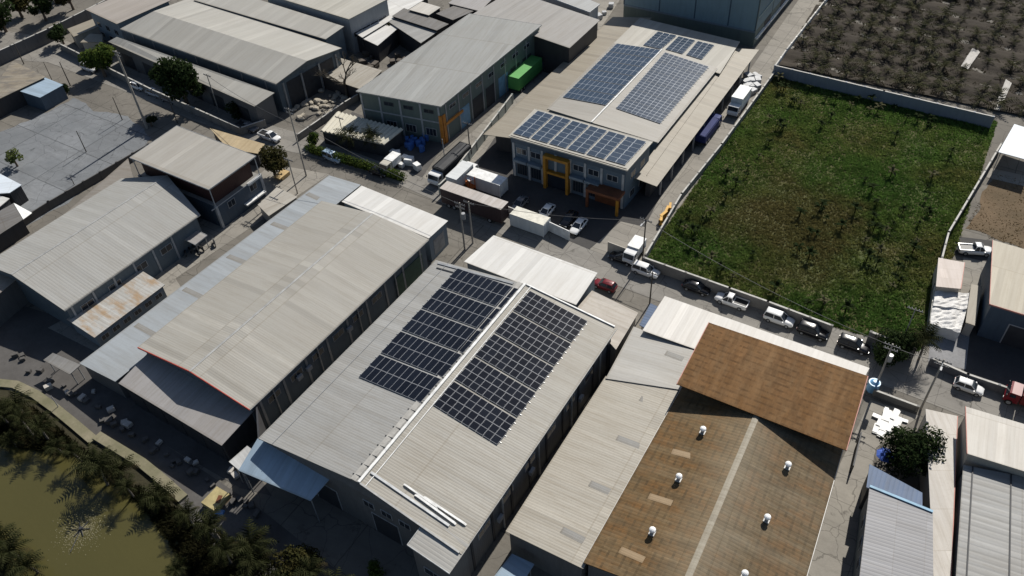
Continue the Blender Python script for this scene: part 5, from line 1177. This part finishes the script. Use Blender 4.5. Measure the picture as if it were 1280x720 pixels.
for lab, pts in (('crumpled pale tarpaulin lying on the plantation ridges', [(1214, 64), (1224, 68), (1209, 90), (1200, 86)]), ('narrow pale tarpaulin at the near right corner of the plantation', [(1256, 102), (1263, 108), (1248, 142), (1241, 140)])):
    mb = MB(); P = [at(*p) for p in pts]; N = 9; H = [[None]*(N+1) for _ in range(N+1)]
    for i in range(N+1):
        for j in range(N+1):
            a = P[0].lerp(P[1], i/N); c = P[3].lerp(P[2], i/N); q = a.lerp(c, j/N); q.z = .55+.22*rnd.random(); H[i][j] = q
    for i in range(N):
        for j in range(N): mb.face([H[i][j], H[i][j+1], H[i+1][j+1], H[i+1][j]])
    mb.build_top('tarpaulin', TARPW, lab, 'tarpaulin', smooth=True)

grass('bank_scrub', [at(*p) for p in ((-20, 496), (45, 512), (90, 550), (145, 592), (195, 622), (245, 652), (330, 695), (420, 765), (270, 780), (225, 700), (180, 636), (100, 572), (0, 556), (-40, 540))], 6500, .3, 1.0, 12, leaf_mat('bank_scrub_leaf', (.010, .012, .005), (.026, .024, .011)), 'tangled dark scrub on the canal bank under the palms')
# ================================================================== poles and small things
POLEC = paint('concrete_pole', (.30, .28, .25), .85); WOODP = paint('dark_pole', (.075, .065, .055), .85)
def pole(label, base, h, r_=.14, arms=1, mat=None, group=None, lamp=False, name='utility_pole', ang=AZ, tr=False):
    p = at(*base); t = thing(name, label, 'pole', p, 0, group); mb = MB(); mb.tube(p, p+Vector((0, 0, h)), r_, r_*.68, 9); mb.build('mast', mat or POLEC, t)
    for k in range(arms):
        z = h-.35-.7*k; mb = MB(); mb.box((p.x, p.y, z), (2.0-.3*k, .11, .12), ang+math.pi/2); ca = mb.build('cross_arm', M['dark'], t); mb = MB()
        for s_ in (-.85, -.45, .45, .85):
            q = Vector((p.x-math.sin(ang)*s_*(1-.15*k), p.y+math.cos(ang)*s_*(1-.15*k), z+.06)); mb.tube(q, q+Vector((0, 0, .24)), .055, .04, 6)
        mb.build('insulator', M['wframe'], ca)
    if lamp:
        mb = MB(); e = p+Vector((math.cos(ang)*-1.6, math.sin(ang)*-1.6, h-.1)); mb.tube(p+Vector((0, 0, h-.4)), e, .05, .04, 6); arm = mb.build('lamp_arm', M['steel'], t); mb = MB(); mb.box(e, (.6, .22, .12), ang); mb.build('lamp_head', M['wframe'], arm)
    if tr: mb = MB(); mb.tube(p+Vector((.35, 0, h-3.2)), p+Vector((.35, 0, h-2.1)), .32, .32, 10); mb.build('transformer', M['steel'], t)
    return t
TOPS = {}
pole('tall thick leaning-looking concrete pole at the gravel yard corner', (184, 160), 16.5, .26, 2)
pole('roadside utility pole at the right nearest the white car', (1151, 511), 9.6, .15, 2, lamp=True)
pole('utility pole beside the brown block corner at the right road', (1094, 485), 8.6, .16, 2, tr=True)
pole('slim pole standing by the small white truck at the field corner', (803, 327), 8.6, .13, 1, WOODP, lamp=True)
pole('slim twin topped pole rising from the end of the green field', (1126, 431), 7.2, .1, 1)
pole('slim pole on the gravel yard beside the left workshop wall', (108, 190), 4.7, .1, 0, WOODP)
pole('slim pole in the middle of the gravel yard edge near the street', (153, 150), 5.2, .1, 0, WOODP)
pole('dark pole behind the pale blue roofed shed at the upper left', (88, 107), 5.5, .12, 0, WOODP)
pole('pole on the concrete by the far upper left wall', (30, 80), 5.0, .12, 0, WOODP)
pole('short thin pole at the weathered roof by the gravel yard', (65, 100), 4.2, .08, 0, WOODP)
pole('pole at the near right edge of the big dark street tree', (274, 140), 8.5, .13, 1)
pole('thin pole on the street side of the gravel corner', (222, 154), 5.0, .1, 0, WOODP)
pole('slim pole of the pair near the round dark tree, taller and right', (383, 220), 14, .15, 2)
pole('slim pole of the pair near the round dark tree, left and shorter', (372, 242), 7.5, .12, 1)
pole('thin pole in front of the cream corrugated shed', (431, 180), 6.0, .09, 1, WOODP)
pole('left pole of the double transformer frame by the long trailer', (581, 312), 9.5, .16, 2, tr=True)
pole('right pole of the double transformer frame by the long trailer', (591, 304), 8.5, .15, 1)
pole('thin pole near the left yard wall beside the workshop lean-to', (93, 231), 2.0, .07, 0, WOODP)
pole('pole at the far end of the loading yard near the truck corner', (588, 194), 7.0, .12, 1, M['dark'])
pole('slim white topped post at the alley truck corner', (556, 200), 4.5, .1, 0, M['wframe'])
pole('thin leaning post on the canal bank at the left', (74, 510), 2.6, .07, 0, M['wframe'])
pole('dark post at the far end of the white roofs by the narrow blue awning', (812, 380), 6.5, .12, 1, WOODP)
# dangling power lines along the street
def wire(label, a, ha, c, hc, sag=.8):
    A, C = at(*a), at(*c); A.z = ha; C.z = hc; mb = MB(); n = 10; pr = A
    for i in range(1, n+1):
        f = i/n; q = A.lerp(C, f); q.z -= sag*4*f*(1-f); mb.tube(pr, q, .032, n=4, cap=False); pr = q
    mb.build_top('power_line', M['dark'], label, 'cable', 'power lines along the street')
wire('power line from the transformer frame to the field corner pole', (591, 304), 8.2, (803, 327), 8.3)
wire('power line from the field corner pole to the pole beside the brown block', (803, 327), 8.3, (1094, 485), 8.2, 1.2)
wire('power line between the two roadside poles at the right', (1094, 485), 8.2, (1151, 511), 9.2, .3)
wire('power line from the taller pole by the round tree to the transformer frame', (383, 220), 12, (581, 312), 9.2)
wire('power line from the big street tree pole to the pair by the round tree', (274, 140), 8.2, (383, 220), 11)
# ------------------------------------------------------------------ clutter
def crate_src(name, label, cat, size, mat, lidm=None):
    mb = MB(); x, y, z = size; mb.loft([[Vector((sx*x/2*k, sy*y/2*k, zz)) for sx, sy in ((-1, -1), (1, -1), (1, 1), (-1, 1))] for zz, k in ((0, .96), (z*.9, 1), (z, .97))])
    mb.box((0, 0, z*.5), (x*1.03, y*1.03, z*.12)); o = mb.build_top(name, mat, label, cat, loc=Vector((0, 0, 0))); return o
def scatter(src, spots, label, group, rnd, s0=.8, s1=1.3, z=.08):
    out = []
    for i, px in enumerate(spots):
        o = src if i == 0 else src.copy()
        if i: COL.objects.link(o)
        o['label'] = label; o['group'] = group; p = at(*px); k = rnd.uniform(s0, s1); o.location = (p.x, p.y, z); o.scale = (k, k*rnd.uniform(.8, 1.2), k*rnd.uniform(.8, 1.2)); o.rotation_euler = (0, 0, rnd.uniform(0, 3.1)); out.append(o)
    return out
rnd = random.Random(21)
SACK = mottled('woven_sack', (.42, .38, .31), (.28, .25, .2), 1.5, .8, .05)
mb = MB(); mb.loft([[Vector((x, y*w_, z*w_+.0)) for y, z in ((-.5, .05), (.5, .05), (.58, .3), (.3, .55), (-.3, .55), (-.58, .3))] for x, w_ in ((-.8, .55), (-.55, .95), (0, 1.05), (.55, .95), (.8, .5))])
sk = mb.build_top('bulk_sack', SACK, 'x', 'sack', loc=Vector((0, 0, 0)))
scatter(sk, [(378+rnd.uniform(-12, 40)+f*20, 146-f*30+rnd.uniform(-14, 10)) for f in [k/60 for k in range(60)]], 'pale bulging sack heaped on the dark scrap yard by the warehouse', 'sacks heaped on the scrap yard', rnd, .45, 1.0, .05)
mb = MB(); mb.box((0, 0, .12), (2.4, 1.0, .2)); mb.box((.1, .1, .28), (2.2, .9, .1)); wb = mb.build_top('white_board', M['white'], 'x', 'board', loc=Vector((0, 0, 0)))
for o in scatter(wb, [(1097, 522), (1100, 529), (1104, 535), (1108, 522), (1113, 527), (1112, 536), (1118, 521), (1121, 530), (1128, 526), (1103, 541), (1095, 537), (1107, 516)], 'white board lying in the stack beside the leafy dark tree', 'white boards stacked by the dark tree', rnd, .5, .9, .1): o.rotation_euler = (0, 0, AZ+rnd.choice([0, 0, 1.57])+rnd.uniform(-.15, .15))
mb = MB(); mb.tube((0, 0, 0), (0, 0, .9), .3, .3, 12); mb.tube((0, 0, .28), (0, 0, .32), .32, .32, 12); mb.tube((0, 0, .58), (0, 0, .62), .32, .32, 12)
dr = mb.build_top('drum', gloss('drum_blue', (.06, .15, .42), .45, .1), 'x', 'drum', loc=Vector((0, 0, 0)))
scatter(dr, [(512+rnd.uniform(-4, 22), 178+rnd.uniform(-6, 12)) for _ in range(22)], 'blue plastic drum stacked beside the grey green factory', 'blue drums by the green factory', rnd, 1.0, 1.5, .06)
cr = crate_src('crate', 'x', 'crate', (1.1, .8, .7), paint('grey_crate', (.09, .085, .08), .8))
spots = [(18+k*7.2+rnd.uniform(-7, 7), 448+k*4.6+rnd.uniform(-8, 7)) for k in range(44)]
scatter(cr, spots, 'grey crate in the shaded clutter behind the factories along the canal lane', 'crates along the canal lane', rnd, .4, .9)
bx = crate_src('carton', 'x', 'carton', (.8, .6, .5), paint('pale_carton', (.45, .42, .38), .8))
scatter(bx, [(85, 492), (104, 499), (140, 514), (157, 530), (161, 533), (236, 577), (245, 580), (290, 590), (62, 486), (200, 555), (118, 491), (295, 596)], 'pale carton among the shaded clutter along the canal lane', 'cartons along the canal lane', rnd, .7, 1.3)
bx2 = crate_src('white_crate', 'x', 'crate', (1.0, .9, .8), M['white'])
scatter(bx2, [(497, 196), (506, 200), (502, 209), (512, 205), (522, 212), (492, 193)], 'pale crate standing in the dark loading yard by the blue drums', 'pale crates in the loading yard', rnd, .9, 1.6)
mb = MB(); mb.box((0, 0, .5), (1.6, .35, .9)); mb.box((0, 0, 1.0), (1.7, .45, .12)); mb.box((-.6, 0, .1), (.2, .7, .2)); mb.box((.6, 0, .1), (.2, .7, .2))
yb = mb.build_top('road_barrier', paint('yellow_barrier', (.55, .30, .03), .5), 'x', 'barrier', loc=Vector((0, 0, 0)))
for o in scatter(yb, [(829, 274), (833, 268), (837, 263), (826, 279)], 'orange yellow barrier stacked against the driveway wall beside the field', 'yellow barriers on the driveway', rnd, .8, 1.2): o.rotation_euler = (0, 0, AZ+rnd.uniform(-.4, .4))
jk = crate_src('scrap_box', 'x', 'scrap', (1.4, 1.1, .9), paint('bright_scrap', (.40, .41, .42), .5))
scatter(jk, [(938+rnd.uniform(-7, 9), 105+rnd.uniform(-14, 12)) for _ in range(16)]+[(700+rnd.uniform(-3, 3)+k*7, 66-k*6+rnd.uniform(-3, 3)) for k in range(10)], 'pale scrap box piled along the outside of a tan canopy', 'scrap boxes beside the tan canopies', rnd, .6, 1.2)
tp = crate_src('boxed_goods', 'x', 'goods', (1.2, 1.0, .9), paint('dark_goods', (.10, .085, .07), .8))
scatter(tp, [(470+rnd.uniform(-40, 60), 88+rnd.uniform(-18, 8)) for _ in range(20)], 'dark bundle of goods lying among the small sheds', 'bundles among the sheds', rnd, .7, 1.6)
# white plastic sheets over the right yard
WPL = mottled('white_plastic', (.66, .65, .63), (.56, .55, .53), .9, .45, .1, .35)
rr = random.Random(5); n_ = 0
def crumple(lab, pts, z, mat, name='plastic_sheet'):
    mb = MB(); P = [at(*p, z) for p in pts]; N = 10; H = [[None]*(N+1) for _ in range(N+1)]
    for i in range(N+1):
        for j in range(N+1):
            q = P[0].lerp(P[1], i/N).lerp(P[3].lerp(P[2], i/N), j/N); q.z = z+.22*rr.random()+.1*math.sin(i*1.3); H[i][j] = q
    for i in range(N):
        for j in range(N): mb.face([H[i][j], H[i+1][j], H[i+1][j+1], H[i][j+1]])
    for e in ([H[i][0] for i in range(N+1)], [H[i][N] for i in range(N+1)], [H[0][j] for j in range(N+1)], [H[N][j] for j in range(N+1)]):
        for a, c in zip(e, e[1:]): mb.face([a, c, Vector((c.x, c.y, .1)), Vector((a.x, a.y, .1))])
    mb.build_top(name, mat, lab, 'plastic sheet')
crumple('big crumpled white plastic sheet over goods in the right yard, the nearest one', [(1162, 405), (1200, 416), (1208, 388), (1165, 384)], 1.9, WPL)
crumple('crumpled white plastic sheet behind the nearest one in the right yard', [(1166, 383), (1208, 387), (1213, 367), (1169, 364)], 2.1, WPL)
mb = MB(); q = [at(1102, 563, 2.2), at(1115, 567, 2.2), at(1113, 574, 2.2), at(1100, 572, 2.2)]; c = sum(q, Vector())/4; mb.face(q); top = c+Vector((0, 0, .55))
mb = MB(); t = thing('parasol', 'deep blue parasol under the leafy dark tree at the lower right', 'parasol', (c.x, c.y, 0))
ring = [c+Vector((1.15*math.cos(k*.7854), 1.15*math.sin(k*.7854), 0)) for k in range(8)]
for k in range(8): mb.face([ring[k], ring[(k+1) % 8], top])
mb.build('canopy', paint('parasol_blue', (.05, .11, .42), .6), t); mb = MB(); mb.tube((c.x, c.y, 0), top, .04, n=6); mb.build('post', M['steel'], t)
# blue tank by the brown block corner
p = at(1090, 487); t = thing('water_tank', 'small light blue tank at the pole foot beside the brown block corner', 'tank', p); mb = MB(); mb.tube(p, p+Vector((0, 0, 1.5)), .75, .75, 14); mb.build('tank_body', gloss('tank_blue', (.16, .34, .55), .4, .2), t); mb = MB(); mb.tube(p+Vector((0, 0, 1.5)), p+Vector((0, 0, 1.75)), .6, .25, 14); mb.build('lid', MATS.get('tank_blue') or M['white'], t)
# yellow platform cart on the canal lane
p = at(272, 628); t = thing('pallet_stack', 'yellowish tarp covered pallet on the dark canal lane between palms', 'pallet', p); mb = MB(); mb.box(p+Vector((0, 0, .5)), (2.6, 2.2, .9), AZ); mb.build('load', paint('yellow_cover', (.36, .30, .15), .8), t); mb = MB(); mb.box(p+Vector((0, 0, .06)), (2.8, 2.4, .12), AZ); mb.build('pallet', BARK, t); mb = MB(); mb.box(p+Vector((.5, -.2, 1.0)), (1.0, .5, .12), AZ+.4); mb.build('plank', BRN, t)
p = at(274, 642); mb = MB(); mb.loft([[p+Vector((x*k, y*k, z)) for x, y in ((-.6, -.4), (.6, -.4), (.7, .3), (-.5, .5))] for z, k in ((.05, 1), (.3, .9), (.42, .4))]); mb.build_top('bag', gloss('bag_blue', (.10, .24, .5), .5, .1), 'small light blue bag beside the yellowish pallet on the canal lane', 'bag')
# manhole/drain, rubble heap
p = at(270, 305); 
mb = MB(); pl_ = at(353, 222); mb.box(pl_+Vector((0, 0, .7)), (2.6, 1.6, .25), AZ); mb.box(pl_+Vector((.3, .2, .35)), (2.0, 1.2, .7), AZ); mb.build_top('pallet', paint('tan_pallet', (.46, .33, .16), .7), 'tan wooden pallet top under the dark round tree by the street', 'pallet')
# tan tiled roof behind the tall house
b = mono('shed', 'tan striped low roof behind the tall flat roofed house by the street', [(285, 186), (322, 192), (331, 180), (262, 160)], [3, 3, 3, 3], roof_mat('roof_tan_striped', (.40, .32, .2), .9, .1, .4, 3, seed=81), WDK, .2, ribs_across=True)
b = mono('shed', 'pale jagged low roof at the corner between the tall house and the round tree', [(322, 256), (336, 270), (372, 246), (346, 234)], [2.6, 2.6, 2.6, 2.6], roof_mat('roof_pale_corner', (.38, .36, .32), .9, .06, .35, 3, seed=82), WCR, .2, ribs_across=True)
